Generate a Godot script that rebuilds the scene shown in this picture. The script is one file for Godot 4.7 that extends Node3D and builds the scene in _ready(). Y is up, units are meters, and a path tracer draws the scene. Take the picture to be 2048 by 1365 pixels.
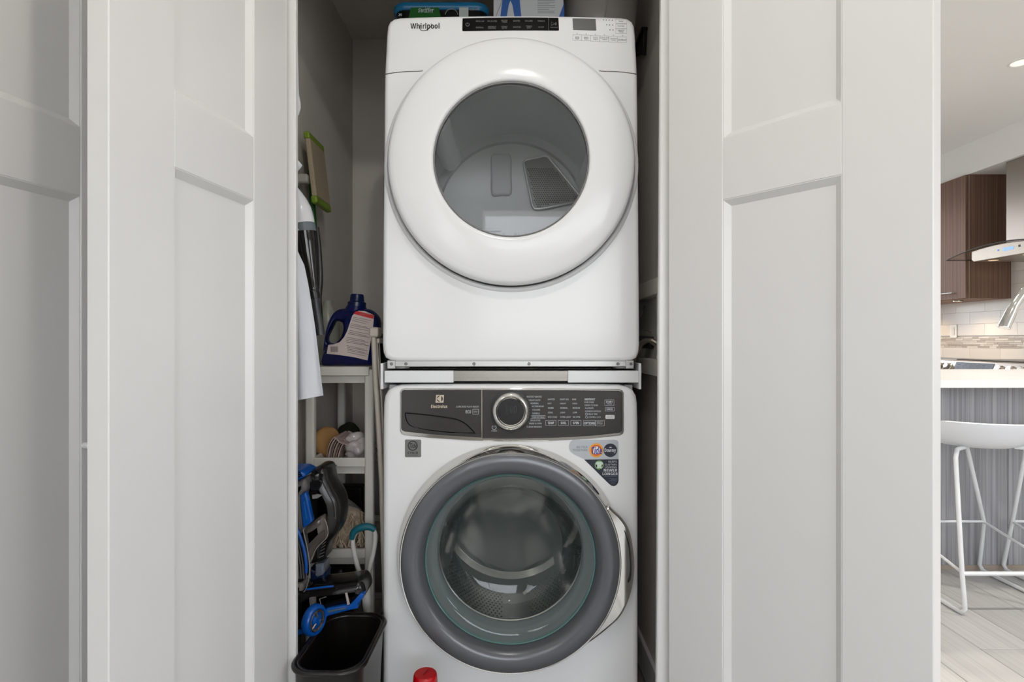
extends Node3D

const F := 1138.0      # focal length in pixels of the 2048x1365 frame
const EYE := 1.07
var used := {}
var M := {}

# ---------------------------------------------------------------- mesh collector
class G:
	var v := PackedVector3Array()
	var n := PackedVector3Array()
	var ix := PackedInt32Array()
	var x := Transform3D()

	func add(p: Vector3, nn: Vector3) -> int:
		v.append(x * p)
		n.append((x.basis * nn).normalized())
		return v.size() - 1

	func tri(a: int, b: int, c: int) -> void:
		var g := (v[b] - v[a]).cross(v[c] - v[a])
		if g.dot(n[a] + n[b] + n[c]) > 0.0:
			ix.append_array(PackedInt32Array([a, c, b]))
		else:
			ix.append_array(PackedInt32Array([a, b, c]))

	func poly(pts: Array, out: Vector3) -> G:
		var nn: Vector3 = (pts[1] - pts[0]).cross(pts[2] - pts[0]).normalized()
		if nn.dot(out) < 0.0:
			nn = -nn
		var f := []
		for p in pts:
			f.append(add(p, nn))
		for i in range(1, pts.size() - 1):
			tri(f[0], f[i], f[i + 1])
		return self

	# box with chamfered edges
	func box(c: Vector3, s: Vector3, b := 0.0) -> G:
		var h := s * 0.5
		b = minf(b, minf(h.x, minf(h.y, h.z)) * 0.9)
		var P := func(ax: int, sg: Vector3) -> Vector3:
			var q := Vector3(sg.x * (h.x - b), sg.y * (h.y - b), sg.z * (h.z - b))
			q[ax] = sg[ax] * h[ax]
			return c + q
		for ax in 3:
			var a1 := (ax + 1) % 3
			var a2 := (ax + 2) % 3
			for s0 in [-1, 1]:
				var pts := []
				for k in [[-1, -1], [1, -1], [1, 1], [-1, 1]]:
					var sg := Vector3()
					sg[ax] = s0
					sg[a1] = k[0]
					sg[a2] = k[1]
					pts.append(P.call(ax, sg))
				var o := Vector3()
				o[ax] = s0
				poly(pts, o)
				if b > 0.0:
					for s1 in [-1, 1]:
						var e := Vector3()
						e[ax] = s0
						e[a1] = s1
						var lo := e
						var hi := e
						lo[a2] = -1
						hi[a2] = 1
						poly([P.call(ax, lo), P.call(ax, hi), P.call(a1, hi), P.call(a1, lo)], e)
		if b > 0.0:
			for i in 8:
				var sg := Vector3(1 if i & 1 else -1, 1 if i & 2 else -1, 1 if i & 4 else -1)
				poly([P.call(0, sg), P.call(1, sg), P.call(2, sg)], sg)
		return self

	# box with rounded edges of radius r
	func rbox(c: Vector3, s: Vector3, r: float, k := 2) -> G:
		var h := s * 0.5
		r = minf(r, minf(h.x, minf(h.y, h.z)))
		var T := []
		for i in k + 1:
			T.append([-1.0, tan(-PI / 4 + PI / 4 * i / k)])
		for i in k + 1:
			T.append([1.0, tan(PI / 4 * i / k)])
		for ax in 3:
			var a1 := (ax + 1) % 3
			var a2 := (ax + 2) % 3
			for s0 in [-1.0, 1.0]:
				var f := []
				for ti in T:
					for tj in T:
						var d := Vector3()
						d[ax] = s0
						d[a1] = ti[1]
						d[a2] = tj[1]
						d = d.normalized()
						var core := Vector3()
						core[ax] = s0 * (h[ax] - r)
						core[a1] = ti[0] * (h[a1] - r)
						core[a2] = tj[0] * (h[a2] - r)
						f.append(add(c + core + d * r, d))
				var m := T.size()
				for i in m - 1:
					for j in m - 1:
						tri(f[i * m + j], f[i * m + m + j], f[i * m + m + j + 1])
						tri(f[i * m + j], f[i * m + m + j + 1], f[i * m + j + 1])
		return self

	# profile of (radius, height) turned round the local y axis
	func lathe(pr: Array, seg := 48, a0 := 0.0, a1 := TAU, sharp := 38.0) -> G:
		var nr := []
		for i in pr.size() - 1:
			var d: Vector2 = pr[i + 1] - pr[i]
			nr.append(Vector2(d.y, -d.x).normalized())
		for i in pr.size() - 1:
			var na: Vector2 = nr[i]
			var nb: Vector2 = nr[i]
			if i > 0 and absf(nr[i - 1].angle_to(nr[i])) < deg_to_rad(sharp):
				na = (nr[i - 1] + nr[i]).normalized()
			if i < nr.size() - 1 and absf(nr[i + 1].angle_to(nr[i])) < deg_to_rad(sharp):
				nb = (nr[i + 1] + nr[i]).normalized()
			var row := []
			for j in seg + 1:
				var a := a0 + (a1 - a0) * j / seg
				var cs := Vector2(cos(a), sin(a))
				row.append(add(Vector3(pr[i].x * cs.x, pr[i].y, pr[i].x * cs.y), Vector3(na.x * cs.x, na.y, na.x * cs.y)))
				row.append(add(Vector3(pr[i + 1].x * cs.x, pr[i + 1].y, pr[i + 1].x * cs.y), Vector3(nb.x * cs.x, nb.y, nb.x * cs.y)))
			for j in seg:
				var q := j * 2
				if pr[i].x > 1e-6:
					tri(row[q], row[q + 1], row[q + 2])
				if pr[i + 1].x > 1e-6:
					tri(row[q + 2], row[q + 1], row[q + 3])
		return self

	# skin over rings of equally many points
	func loft(rings: Array, closed := true, cap0 := true, cap1 := true) -> G:
		var m: int = rings[0].size()
		var k := rings.size()
		var f := []
		var mid := Vector3()
		for r in rings:
			for p in r:
				mid += p
		mid /= float(m * k)
		var sgn := 0.0
		var ns := []
		for i in k:
			for j in m:
				var j0 := (j - 1 + m) % m if closed else maxi(j - 1, 0)
				var j1 := (j + 1) % m if closed else mini(j + 1, m - 1)
				var i0 := maxi(i - 1, 0)
				var i1 := mini(i + 1, k - 1)
				var nn: Vector3 = (rings[i][j1] - rings[i][j0]).cross(rings[i1][j] - rings[i0][j])
				ns.append(nn)
				sgn += nn.dot(rings[i][j] - mid)
		for i in k:
			for j in m:
				var nn: Vector3 = ns[i * m + j] * (1.0 if sgn >= 0.0 else -1.0)
				if nn.length() < 1e-12:
					nn = rings[i][j] - mid
				f.append(add(rings[i][j], nn.normalized()))
		for i in k - 1:
			for j in (m if closed else m - 1):
				var j1 := (j + 1) % m
				tri(f[i * m + j], f[i * m + m + j], f[i * m + m + j1])
				tri(f[i * m + j], f[i * m + m + j1], f[i * m + j1])
		if closed and cap0:
			fan(rings[0], rings[0][0] - rings[1][0])
		if closed and cap1:
			fan(rings[k - 1], rings[k - 1][0] - rings[k - 2][0])
		return self

	func fan(ring: Array, out: Vector3) -> void:
		var c := Vector3()
		for p in ring:
			c += p
		c /= float(ring.size())
		var nn := Vector3()
		for i in ring.size():
			nn += (ring[i] - c).cross(ring[(i + 1) % ring.size()] - c)
		if nn.length() < 1e-14:
			return
		nn = nn.normalized()
		if nn.dot(out) < 0.0:
			nn = -nn
		var ci := add(c, nn)
		var ids := []
		for p in ring:
			ids.append(add(p, nn))
		for i in ring.size():
			tri(ci, ids[i], ids[(i + 1) % ring.size()])

	func tube(path: Array, r, sides := 10, closed := false, flat := 1.0) -> G:
		var rings := []
		var k := path.size()
		var up := Vector3(0.31, 0.9, 0.29).normalized()
		var t0: Vector3 = (path[1] - path[0]).normalized()
		var e := (up - t0 * up.dot(t0)).normalized()
		for i in k + (1 if closed else 0):
			var q := i % k
			var a: Vector3 = path[(q - 1 + k) % k] if closed else path[maxi(q - 1, 0)]
			var b: Vector3 = path[(q + 1) % k] if closed else path[mini(q + 1, k - 1)]
			var t := (b - a).normalized()
			e = (e - t * e.dot(t)).normalized()
			var w := t.cross(e)
			var rad: float = r[q] if r is Array else r
			var ring := []
			for j in sides:
				var an := TAU * j / sides
				ring.append(path[q] + (e * cos(an) + w * sin(an) * flat) * rad)
			rings.append(ring)
		return loft(rings, true, not closed, not closed)

	# polygon in the local xy plane, from z0 (back) to z1 (front), with rounded front and back edges
	func slab(pl: PackedVector2Array, z0: float, z1: float, b := 0.0, both := true, k := 3) -> G:
		var p := pl.duplicate()
		if not Geometry2D.is_polygon_clockwise(p):
			p.reverse()
		var m := p.size()
		var inw := []
		for i in m:
			var d0 := (p[i] - p[(i - 1 + m) % m]).normalized()
			var d1 := (p[(i + 1) % m] - p[i]).normalized()
			var nn := (Vector2(d0.y, -d0.x) + Vector2(d1.y, -d1.x))
			nn = nn.normalized() / maxf(0.5, nn.length() * 0.5) if nn.length() > 1e-6 else Vector2()
			inw.append(nn)
		var test: Vector2 = p[0] + inw[0] * 1e-5
		if not Geometry2D.is_point_in_polygon(test, p):
			for i in m:
				inw[i] = -inw[i]
		var prof := []
		if b > 0.0:
			for i in k + 1:
				var a := PI / 2 * i / k
				prof.append(Vector2(b * (1.0 - sin(a)), z1 - b * (1.0 - cos(a))))
			if both:
				for i in k + 1:
					var a := PI / 2 * i / k
					prof.append(Vector2(b * (1.0 - cos(a)), z0 + b * (1.0 - sin(a))))
			else:
				prof.append(Vector2(0, z0))
		else:
			prof = [Vector2(0, z1), Vector2(0, z0)]
		var rings := []
		for q in prof:
			var ring := []
			for i in m:
				var w: Vector2 = p[i] + inw[i] * q.x
				ring.append(Vector3(w.x, w.y, q.y))
			rings.append(ring)
		# side walls: outward normals, smooth where the outline bends gently
		for s in rings.size() - 1:
			for i in m:
				var i1 := (i + 1) % m
				var e := (p[i1] - p[i]).normalized()
				var o := Vector2(e.y, -e.x)
				if o.dot(inw[i]) > 0.0:
					o = -o
				var na: Vector2 = o
				var nb: Vector2 = o
				if o.dot(-inw[i].normalized()) > 0.82:
					na = -inw[i].normalized()
				if o.dot(-inw[i1].normalized()) > 0.82:
					nb = -inw[i1].normalized()
				var za := _pn(prof, s)
				var zb := _pn(prof, s + 1)
				if b <= 0.0:
					za = Vector2(1, 0)
					zb = za
				var f := [add(rings[s][i], Vector3(na.x * za.x, na.y * za.x, za.y)), add(rings[s][i1], Vector3(nb.x * za.x, nb.y * za.x, za.y)), add(rings[s + 1][i1], Vector3(nb.x * zb.x, nb.y * zb.x, zb.y)), add(rings[s + 1][i], Vector3(na.x * zb.x, na.y * zb.x, zb.y))]
				tri(f[0], f[1], f[2])
				tri(f[0], f[2], f[3])
		for e in [[0, 1.0], [rings.size() - 1, -1.0]]:
			var q := PackedVector2Array()
			for w in rings[e[0]]:
				q.append(Vector2(w.x, w.y))
			var t := Geometry2D.triangulate_polygon(q)
			var ids := []
			for w in rings[e[0]]:
				ids.append(add(w, Vector3(0, 0, e[1])))
			for i in range(0, t.size(), 3):
				tri(ids[t[i]], ids[t[i + 1]], ids[t[i + 2]])
		return self

	func _pn(prof: Array, s: int) -> Vector2:
		var a: Vector2 = prof[maxi(s - 1, 0)]
		var b: Vector2 = prof[mini(s + 1, prof.size() - 1)]
		var d := b - a          # x inward, y along z; outward normal
		var nn := Vector2(-d.y, -d.x).normalized()
		return nn

	# flat print: text fitted to a box w by h with its lower left corner at p (local xy plane)
	func text(s: String, p: Vector3, w: float, h: float, bold := false, serif := false, slant := 0.0, deep := 0.0003) -> G:
		var tm := TextMesh.new()
		tm.text = s
		tm.font_size = 24
		tm.pixel_size = 1.0
		tm.depth = 1.0
		tm.curve_step = 1.0
		var fo := SystemFont.new()
		fo.font_names = PackedStringArray(["Droid Serif" if serif else "Droid Sans"])
		if bold:
			fo.font_weight = 700
		tm.font = fo
		var ar := tm.surface_get_arrays(0)
		var pv: PackedVector3Array = ar[Mesh.ARRAY_VERTEX]
		var pn: PackedVector3Array = ar[Mesh.ARRAY_NORMAL]
		var lo := Vector3(1e9, 1e9, 1e9)
		var hi := -lo
		for q in pv:
			lo = lo.min(q)
			hi = hi.max(q)
		var sx := w / (hi.x - lo.x)
		var sy := h / (hi.y - lo.y)
		var at := v.size()
		for i in pv.size():
			var q := pv[i]
			add(p + Vector3((q.x - lo.x) * sx + (q.y - lo.y) * sy * slant, (q.y - lo.y) * sy, (q.z + 0.5) * deep), pn[i])
		var id: PackedInt32Array = ar[Mesh.ARRAY_INDEX] if ar[Mesh.ARRAY_INDEX] != null else PackedInt32Array(range(pv.size()))
		for i in range(0, id.size() / 3 * 3, 3):
			tri(at + id[i], at + id[i + 1], at + id[i + 2])
		return self

	func mesh(inv: Transform3D) -> ArrayMesh:
		var a := []
		a.resize(Mesh.ARRAY_MAX)
		var pv := PackedVector3Array()
		var pn := PackedVector3Array()
		for i in v.size():
			pv.append(inv * v[i])
			pn.append(inv.basis * n[i])
		a[Mesh.ARRAY_VERTEX] = pv
		a[Mesh.ARRAY_NORMAL] = pn
		a[Mesh.ARRAY_INDEX] = ix
		var me := ArrayMesh.new()
		me.add_surface_from_arrays(Mesh.PRIMITIVE_TRIANGLES, a)
		return me

# ---------------------------------------------------------------- scene helpers
func at(px: float, py: float, d: float) -> Vector3:     # photo pixel at depth d -> metres
	return Vector3((px - 1024.0) * d / F, EYE - (py - 682.5) * d / F, -d)

func flat(pts: Array, d: float, ox := 0.0, oy := 0.0, k := 1.0) -> PackedVector2Array:
	var r := PackedVector2Array()
	for i in range(0, pts.size(), 2):
		var q := at(ox + pts[i] / k, oy + pts[i + 1] / k, d)
		r.append(Vector2(q.x, q.y))
	return r

func smooth(pl: PackedVector2Array, step := 4) -> PackedVector2Array:   # closed Catmull-Rom
	var r := PackedVector2Array()
	var m := pl.size()
	for i in m:
		for j in step:
			r.append(pl[i].cubic_interpolate(pl[(i + 1) % m], pl[(i - 1 + m) % m], pl[(i + 2) % m], float(j) / step))
	return r

func curve(pts: Array, step := 5) -> Array:             # open Catmull-Rom
	var r := []
	var m := pts.size()
	for i in m - 1:
		for j in step:
			r.append(pts[i].cubic_interpolate(pts[i + 1], pts[maxi(i - 1, 0)], pts[mini(i + 2, m - 1)], float(j) / step))
	r.append(pts[m - 1])
	return r

func rrect(cx: float, cy: float, w: float, h: float, r: float, k := 4) -> PackedVector2Array:
	var o := PackedVector2Array()
	for q in 4:
		var c := Vector2(cx + (w / 2 - r) * (1 if q in [0, 3] else -1), cy + (h / 2 - r) * (1 if q < 2 else -1))
		for i in k + 1:
			var a := PI / 2 * (q + float(i) / k)
			c += Vector2()
			o.append(c + Vector2(cos(a), sin(a)) * r)
	return o

func disc(cx: float, cy: float, rx: float, ry: float, k := 40) -> PackedVector2Array:
	var o := PackedVector2Array()
	for i in k:
		o.append(Vector2(cx + cos(TAU * i / k) * rx, cy + sin(TAU * i / k) * ry))
	return o

func radial(pl: PackedVector2Array, c: Vector2, angles: Array) -> Array:   # boundary of pl at those angles round c
	var o := []
	for a in angles:
		var dir := Vector2(cos(a), sin(a))
		var best := 0.0
		for i in pl.size():
			var hit = Geometry2D.segment_intersects_segment(c, c + dir * 5.0, pl[i], pl[(i + 1) % pl.size()])
			if hit != null:
				best = maxf(best, c.distance_to(hit))
		o.append(c + dir * best)
	return o

func lift(p2: Array, z: float) -> Array:
	var o := []
	for p in p2:
		o.append(Vector3(p.x, p.y, z))
	return o

func numbered(called: String) -> String:
	used[called] = used.get(called, -1) + 1
	return called if used[called] == 0 else "%s_%03d" % [called, used[called]]

func part(called: String, g: G, m: Material, parent: Node3D, kind := "", label := "") -> MeshInstance3D:
	var o := MeshInstance3D.new()
	o.name = called
	parent.add_child(o, true)
	o.mesh = g.mesh(parent.global_transform.affine_inverse())
	o.material_override = m
	if kind:
		o.set_meta("kind", kind)
	if label:
		o.set_meta("label", label)
	return o

func thing(called: String, label: String, category: String, base: Vector3, group := "") -> Node3D:
	var o := Node3D.new()
	o.name = numbered(called)
	add_child(o)
	o.position = base
	o.set_meta("label", label)
	o.set_meta("category", category)
	if group:
		o.set_meta("group", group)
	return o

func solo(called: String, g: G, m: Material, label: String, category: String, group := "") -> MeshInstance3D:
	var lo := Vector3(1e9, 1e9, 1e9)
	var hi := -lo
	for p in g.v:
		lo = lo.min(p)
		hi = hi.max(p)
	var base := Vector3((lo.x + hi.x) / 2, lo.y, (lo.z + hi.z) / 2)
	var o := MeshInstance3D.new()
	o.name = numbered(called)
	add_child(o)
	o.position = base
	o.mesh = g.mesh(Transform3D(Basis(), -base))
	o.material_override = m
	o.set_meta("label", label)
	o.set_meta("category", category)
	if group:
		o.set_meta("group", group)
	return o

func struct(called: String, g: G, m: Material, label := "", category := "wall") -> MeshInstance3D:
	var o := solo(called, g, m, label, category)
	o.set_meta("kind", "structure")
	return o

func mat(c: Color, rough := 0.5, metal := 0.0, spec := 0.5) -> StandardMaterial3D:
	var m := StandardMaterial3D.new()
	m.albedo_color = c
	m.roughness = rough
	m.metallic = metal
	m.metallic_specular = spec
	return m

func glass(c: Color, a: float, rough := 0.03) -> StandardMaterial3D:
	var m := mat(Color(c, a), rough)
	m.transparency = BaseMaterial3D.TRANSPARENCY_ALPHA
	return m

func glow(c: Color, e: float) -> StandardMaterial3D:
	var m := mat(c, 0.5)
	m.emission_enabled = true
	m.emission = c
	m.emission_energy_multiplier = e
	return m

func noise(sd: int, f: float) -> FastNoiseLite:
	var q := FastNoiseLite.new()
	q.seed = sd
	q.frequency = f
	q.fractal_octaves = 4
	return q

# vertical wood grain: dark and light streaks
func grain(c0: Color, c1: Color, sd: int, rough: float, sc := Vector3(3.0, 0.35, 3.0)) -> StandardMaterial3D:
	var a := noise(sd, 0.03)
	var b := noise(sd + 7, 0.12)
	var im := Image.create(512, 256, false, Image.FORMAT_RGB8)
	for i in 512:
		var u := absf(i - 256.0)
		for j in 256:
			var w := absf(j - 128.0)
			var t := 0.5 + 0.75 * a.get_noise_2d(u * 1.3, w * 0.10) + 0.45 * b.get_noise_2d(u * 1.2, w * 0.16)
			im.set_pixel(i, j, c0.lerp(c1, clampf(t, 0, 1)))
	var m := mat(Color.WHITE, rough)
	m.albedo_texture = ImageTexture.create_from_image(im)
	m.uv1_triplanar = true
	m.uv1_world_triplanar = true
	m.uv1_scale = sc
	return m

func mottled(c0: Color, c1: Color, sd: int, f: float, rough: float, sc: float) -> StandardMaterial3D:
	var a := noise(sd, f)
	var im := Image.create(256, 256, false, Image.FORMAT_RGB8)
	for i in 256:
		for j in 256:
			var t := 0.5 + 0.8 * a.get_noise_2d(absf(i - 128.0), absf(j - 128.0))
			im.set_pixel(i, j, c0.lerp(c1, clampf(t, 0, 1)))
	var m := mat(Color.WHITE, rough)
	m.albedo_texture = ImageTexture.create_from_image(im)
	m.uv1_triplanar = true
	m.uv1_world_triplanar = true
	m.uv1_scale = Vector3(sc, sc, sc)
	return m

func blob(c: Vector3, r: Vector3, sd: int, amp: float, f: float, flatten_y := -9.0) -> G:
	var g := G.new()
	var q := noise(sd, f)
	var rings := []
	for i in 19:
		var th := PI * (0.02 + 0.96 * i / 18.0)
		var ring := []
		for j in 32:
			var ph := TAU * j / 32
			var d := Vector3(sin(th) * cos(ph), cos(th), sin(th) * sin(ph))
			var s := 1.0 + amp * q.get_noise_3d(d.x * 10, d.y * 10, d.z * 10)
			var p := c + d * r * s
			p.y = maxf(p.y, flatten_y)
			ring.append(p)
		rings.append(ring)
	return g.loft(rings)

func area(called: String, p: Vector3, yaw: float, size: Vector2, c: Color, e: float) -> void:
	var l := AreaLight3D.new()
	l.name = called
	add_child(l)
	l.position = p
	l.rotation.y = yaw
	l.area_size = size
	l.light_color = c
	l.light_energy = e
	l.area_normalize_energy = true
	l.area_range = 30.0
	l.area_attenuation = 2.0
	l.shadow_enabled = true

func omni(called: String, p: Vector3, c: Color, e: float, size := 0.03) -> void:
	var l := OmniLight3D.new()
	l.name = called
	add_child(l)
	l.position = p
	l.light_color = c
	l.light_energy = e
	l.light_size = size
	l.omni_range = 20.0
	l.omni_attenuation = 2.0
	l.shadow_enabled = true

func spot(called: String, p: Vector3, c: Color, e: float, ang := 60.0, size := 0.04) -> void:
	var l := SpotLight3D.new()
	l.name = called
	add_child(l)
	l.position = p
	l.rotation.x = -PI / 2
	l.light_color = c
	l.light_energy = e
	l.light_size = size
	l.spot_angle = ang
	l.spot_angle_attenuation = 0.6
	l.spot_range = 20.0
	l.spot_attenuation = 2.0
	l.shadow_enabled = true

func _ready() -> void:
	# ---- camera, sky, daylight, exposure
	var cam := Camera3D.new()
	cam.name = "camera"
	add_child(cam)
	cam.position = Vector3(0, EYE, 0)
	cam.fov = rad_to_deg(2.0 * atan(682.5 / F))
	cam.near = 0.02
	cam.current = true
	var we := WorldEnvironment.new()
	we.name = "surroundings"
	var env := Environment.new()
	var sky := Sky.new()
	var sm := ProceduralSkyMaterial.new()
	sm.sky_top_color = Color(0.82, 0.86, 0.92)
	sm.sky_horizon_color = Color(0.95, 0.96, 0.98)
	sm.ground_bottom_color = Color(0.45, 0.45, 0.44)
	sm.ground_horizon_color = Color(0.75, 0.76, 0.76)
	sm.sky_energy_multiplier = 4.0
	sm.ground_energy_multiplier = 2.5
	sky.sky_material = sm
	env.background_mode = Environment.BG_SKY
	env.sky = sky
	env.tonemap_mode = Environment.TONE_MAPPER_LINEAR
	env.tonemap_exposure = 0.24
	env.sdfgi_enabled = true
	env.ssao_enabled = true
	env.ssil_enabled = true
	we.environment = env
	add_child(we)
	area("window_daylight", Vector3(3.9, 1.72, 0.9), PI / 2, Vector2(3.0, 1.4), Color(1.0, 0.985, 0.97), 6.8)
	area("window_daylight_rear", Vector3(1.3, 1.72, 3.5), 0.0, Vector2(3.4, 1.4), Color(1.0, 0.992, 0.975), 10.0)
	area("window_daylight_side", Vector3(-0.86, 1.72, 2.0), -PI / 2, Vector2(1.8, 1.4), Color(1.0, 0.99, 0.97), 7.5)
	area("window_daylight_kitchen", Vector3(2.2, 1.72, -5.7), PI, Vector2(2.0, 1.4), Color(0.99, 0.985, 0.97), 2.5)

	materials()
	room()
	doors()
	closet()
	dryer()
	stacking_kit()
	washer()
	on_dryer()
	cart()
	cleaning_things()
	vacuum()
	bin_and_bottle()
	kitchen()
	stools()

func materials() -> void:
	M.paint = mat(Color(0.86, 0.855, 0.845), 0.32)
	M.wall = mat(Color(0.84, 0.835, 0.82), 0.7)
	M.ceil = mat(Color(0.93, 0.93, 0.925), 0.8)
	M.closet = mottled(Color(0.80, 0.775, 0.745), Color(0.825, 0.80, 0.77), 3, 0.02, 0.75, 1.0)
	M.enamel = mat(Color(0.93, 0.932, 0.932), 0.14, 0.0, 0.38)
	M.enamel2 = mat(Color(0.90, 0.905, 0.91), 0.3)
	M.chrome = mat(Color(0.86, 0.855, 0.84), 0.07, 1.0)
	M.steel = mat(Color(0.66, 0.66, 0.65), 0.22, 1.0)
	M.galv = mat(Color(0.72, 0.72, 0.71), 0.38, 0.85)
	M.drum = mat(Color(0.38, 0.375, 0.36), 0.15, 1.0)
	M.black = mat(Color(0.035, 0.034, 0.033), 0.25)
	M.dark = mat(Color(0.09, 0.085, 0.08), 0.4)
	M.print = mat(Color(0.85, 0.85, 0.85), 0.5)
	M.dim = mat(Color(0.52, 0.52, 0.51), 0.6)
	M.grayprint = mat(Color(0.36, 0.36, 0.36), 0.6)
	M.palegray = mat(Color(0.72, 0.73, 0.73), 0.5)
	M.plastic = mat(Color(0.83, 0.815, 0.78), 0.42)
	M.cloth = mat(Color(0.83, 0.84, 0.86), 0.9)
	M.blue = mat(Color(0.02, 0.30, 0.62), 0.28)
	M.blueprint = mat(Color(0.20, 0.38, 0.66), 0.45)
	M.vac = mat(Color(0.17, 0.165, 0.165), 0.32)
	M.vacgray = mat(Color(0.36, 0.35, 0.35), 0.4)

# ---------------------------------------------------------------- room
func wall_with_hole(g: G, along_x: bool, c: float, t: float, a0: float, a1: float, y1: float, h0: float, h1: float, b0: float, b1: float) -> void:
	var seg := [[a0, h0, 0.0, y1], [h1, a1, 0.0, y1], [h0, h1, 0.0, b0], [h0, h1, b1, y1]]
	for s in seg:
		var ca: float = (s[0] + s[1]) / 2
		var cy: float = (s[2] + s[3]) / 2
		if along_x:
			g.box(Vector3(ca, cy, c), Vector3(s[1] - s[0], s[3] - s[2], t))
		else:
			g.box(Vector3(c, cy, ca), Vector3(t, s[3] - s[2], s[1] - s[0]))

func room() -> void:
	var fl := struct("floor", G.new().box(Vector3(1.5, -0.062, -1.1), Vector3(5.6, 0.1, 9.8)), mat(Color(0.55, 0.53, 0.5), 0.8), "pale wood plank floor running through hall and kitchen", "floor")
	var pm := []
	for i in 4:
		var k := 0.955 + 0.03 * i
		pm.append(grain(Color(0.69 * k, 0.685 * k, 0.675 * k), Color(0.76 * k, 0.755 * k, 0.745 * k), 40 + i, 0.38, Vector3(2.2, 1.0, 0.35)))
	var rg := RandomNumberGenerator.new()
	rg.seed = 5
	for i in 25:
		var x := -0.95 + 0.198 * i + 0.0027
		var z := 1.6 - rg.randf() * 1.2
		while z > -3.35:
			var z0 := maxf(z - 1.3, -3.4) if x > 0.75 else maxf(z - 1.3, -1.29)
			if x < 0.75 and z < -1.2:
				break
			if z - z0 > 0.05:
				part("plank", G.new().box(Vector3(x + 0.099, -0.006, (z + z0) / 2), Vector3(0.1958, 0.012, z - z0 - 0.002), 0.0014), pm[rg.randi() % 4], fl)
			z = z0
	struct("ceiling", G.new().box(Vector3(1.5, 2.66, -1.1), Vector3(5.6, 0.12, 9.8)), M.ceil, "flat white ceiling above hall and kitchen", "ceiling")
	var g := G.new()
	wall_with_hole(g, false, -1.01, 0.12, -2.5, 3.72, 2.6, 1.1, 2.9, 1.02, 2.42)
	struct("wall_left", g, M.wall, "white hall wall at the left edge")
	g = G.new()
	wall_with_hole(g, true, 3.66, 0.12, -1.07, 4.06, 2.6, -0.4, 3.0, 1.02, 2.42)
	struct("wall_back", g, M.wall, "white wall with a wide window behind the viewer")
	g = G.new()
	wall_with_hole(g, false, 4.06, 0.12, -1.6, 3.72, 2.6, -0.6, 2.4, 1.02, 2.42)
	struct("wall_right", g, M.wall, "white living room wall with a wide window")
	var names := ["white framed window of the living room wall", "white framed window behind the viewer", "white framed window of the left hall wall", "white framed window at the far end of the kitchen"]
	var wi := 0
	for w in [[Vector3(4.04, 1.72, 0.9), false, 3.0], [Vector3(1.3, 1.72, 3.64), true, 3.4], [Vector3(-1.0, 1.72, 2.0), false, 1.8], [Vector3(2.2, 1.72, -5.85), true, 2.0]]:
		var f := G.new()
		var n := Vector3(1, 0, 0) if w[1] else Vector3(0, 0, 1)
		var d := Vector3(0, 0, 0.05) if w[1] else Vector3(0.05, 0, 0)
		var wd: float = w[2]
		for k in [-0.5, 0.0, 0.5]:
			f.box(w[0] + n * wd * k, d + n * 0.05 + Vector3(0, 1.4, 0))
		for k in [-0.68, 0.68]:
			f.box(w[0] + Vector3(0, k, 0), d + n * wd + Vector3(0, 0.05, 0))
		wi += 1
		var o := struct("window_%d" % wi, f, M.paint, names[wi - 1], "window")
		part("pane", G.new().box(w[0], d * 0.12 + n * wd + Vector3(0, 1.36, 0)), glass(Color.WHITE, 0.03), o)
	struct("wall_kitchen_right", G.new().box(Vector3(3.93, 1.3, -3.8), Vector3(0.12, 2.6, 4.5)), M.wall, "kitchen wall behind the range, tiled in white with a mosaic band")
	g = G.new()
	wall_with_hole(g, true, -5.86, 0.12, 0.8, 4.0, 2.6, 1.2, 3.2, 1.02, 2.42)
	struct("wall_kitchen_back", g, M.wall, "far white kitchen wall")
	struct("wall_kitchen_left", G.new().box(Vector3(0.84, 1.3, -3.6), Vector3(0.12, 2.6, 4.4)), M.wall, "white wall beside the closet towards the kitchen")
	g = G.new()
	g.box(Vector3(-0.77, 1.3, -1.345), Vector3(0.36, 2.6, 0.09))
	g.box(Vector3(0.68, 1.3, -1.345), Vector3(0.44, 2.6, 0.09))
	g.box(Vector3(-0.065, 2.34, -1.345), Vector3(1.06, 0.52, 0.09))
	struct("wall_front", g, M.paint, "white wall round the closet opening")
	# thin casing boards at both sides of the opening
	g = G.new()
	g.box(Vector3(-0.5415, 1.04, -1.3025), Vector3(0.098, 2.08, 0.015), 0.002)
	struct("trim_1", g, M.paint, "white casing board left of the closet opening", "trim")
	g = G.new()
	g.x = Transform3D(Basis(Vector3(0, 0, 1), -0.006), Vector3(0.3335, 0.9, 0))
	g.box(Vector3(0.066, 0.14, -1.3025), Vector3(0.132, 2.08, 0.015), 0.002)
	struct("trim_2", g, M.paint, "white casing board right of the closet opening", "trim")

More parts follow.
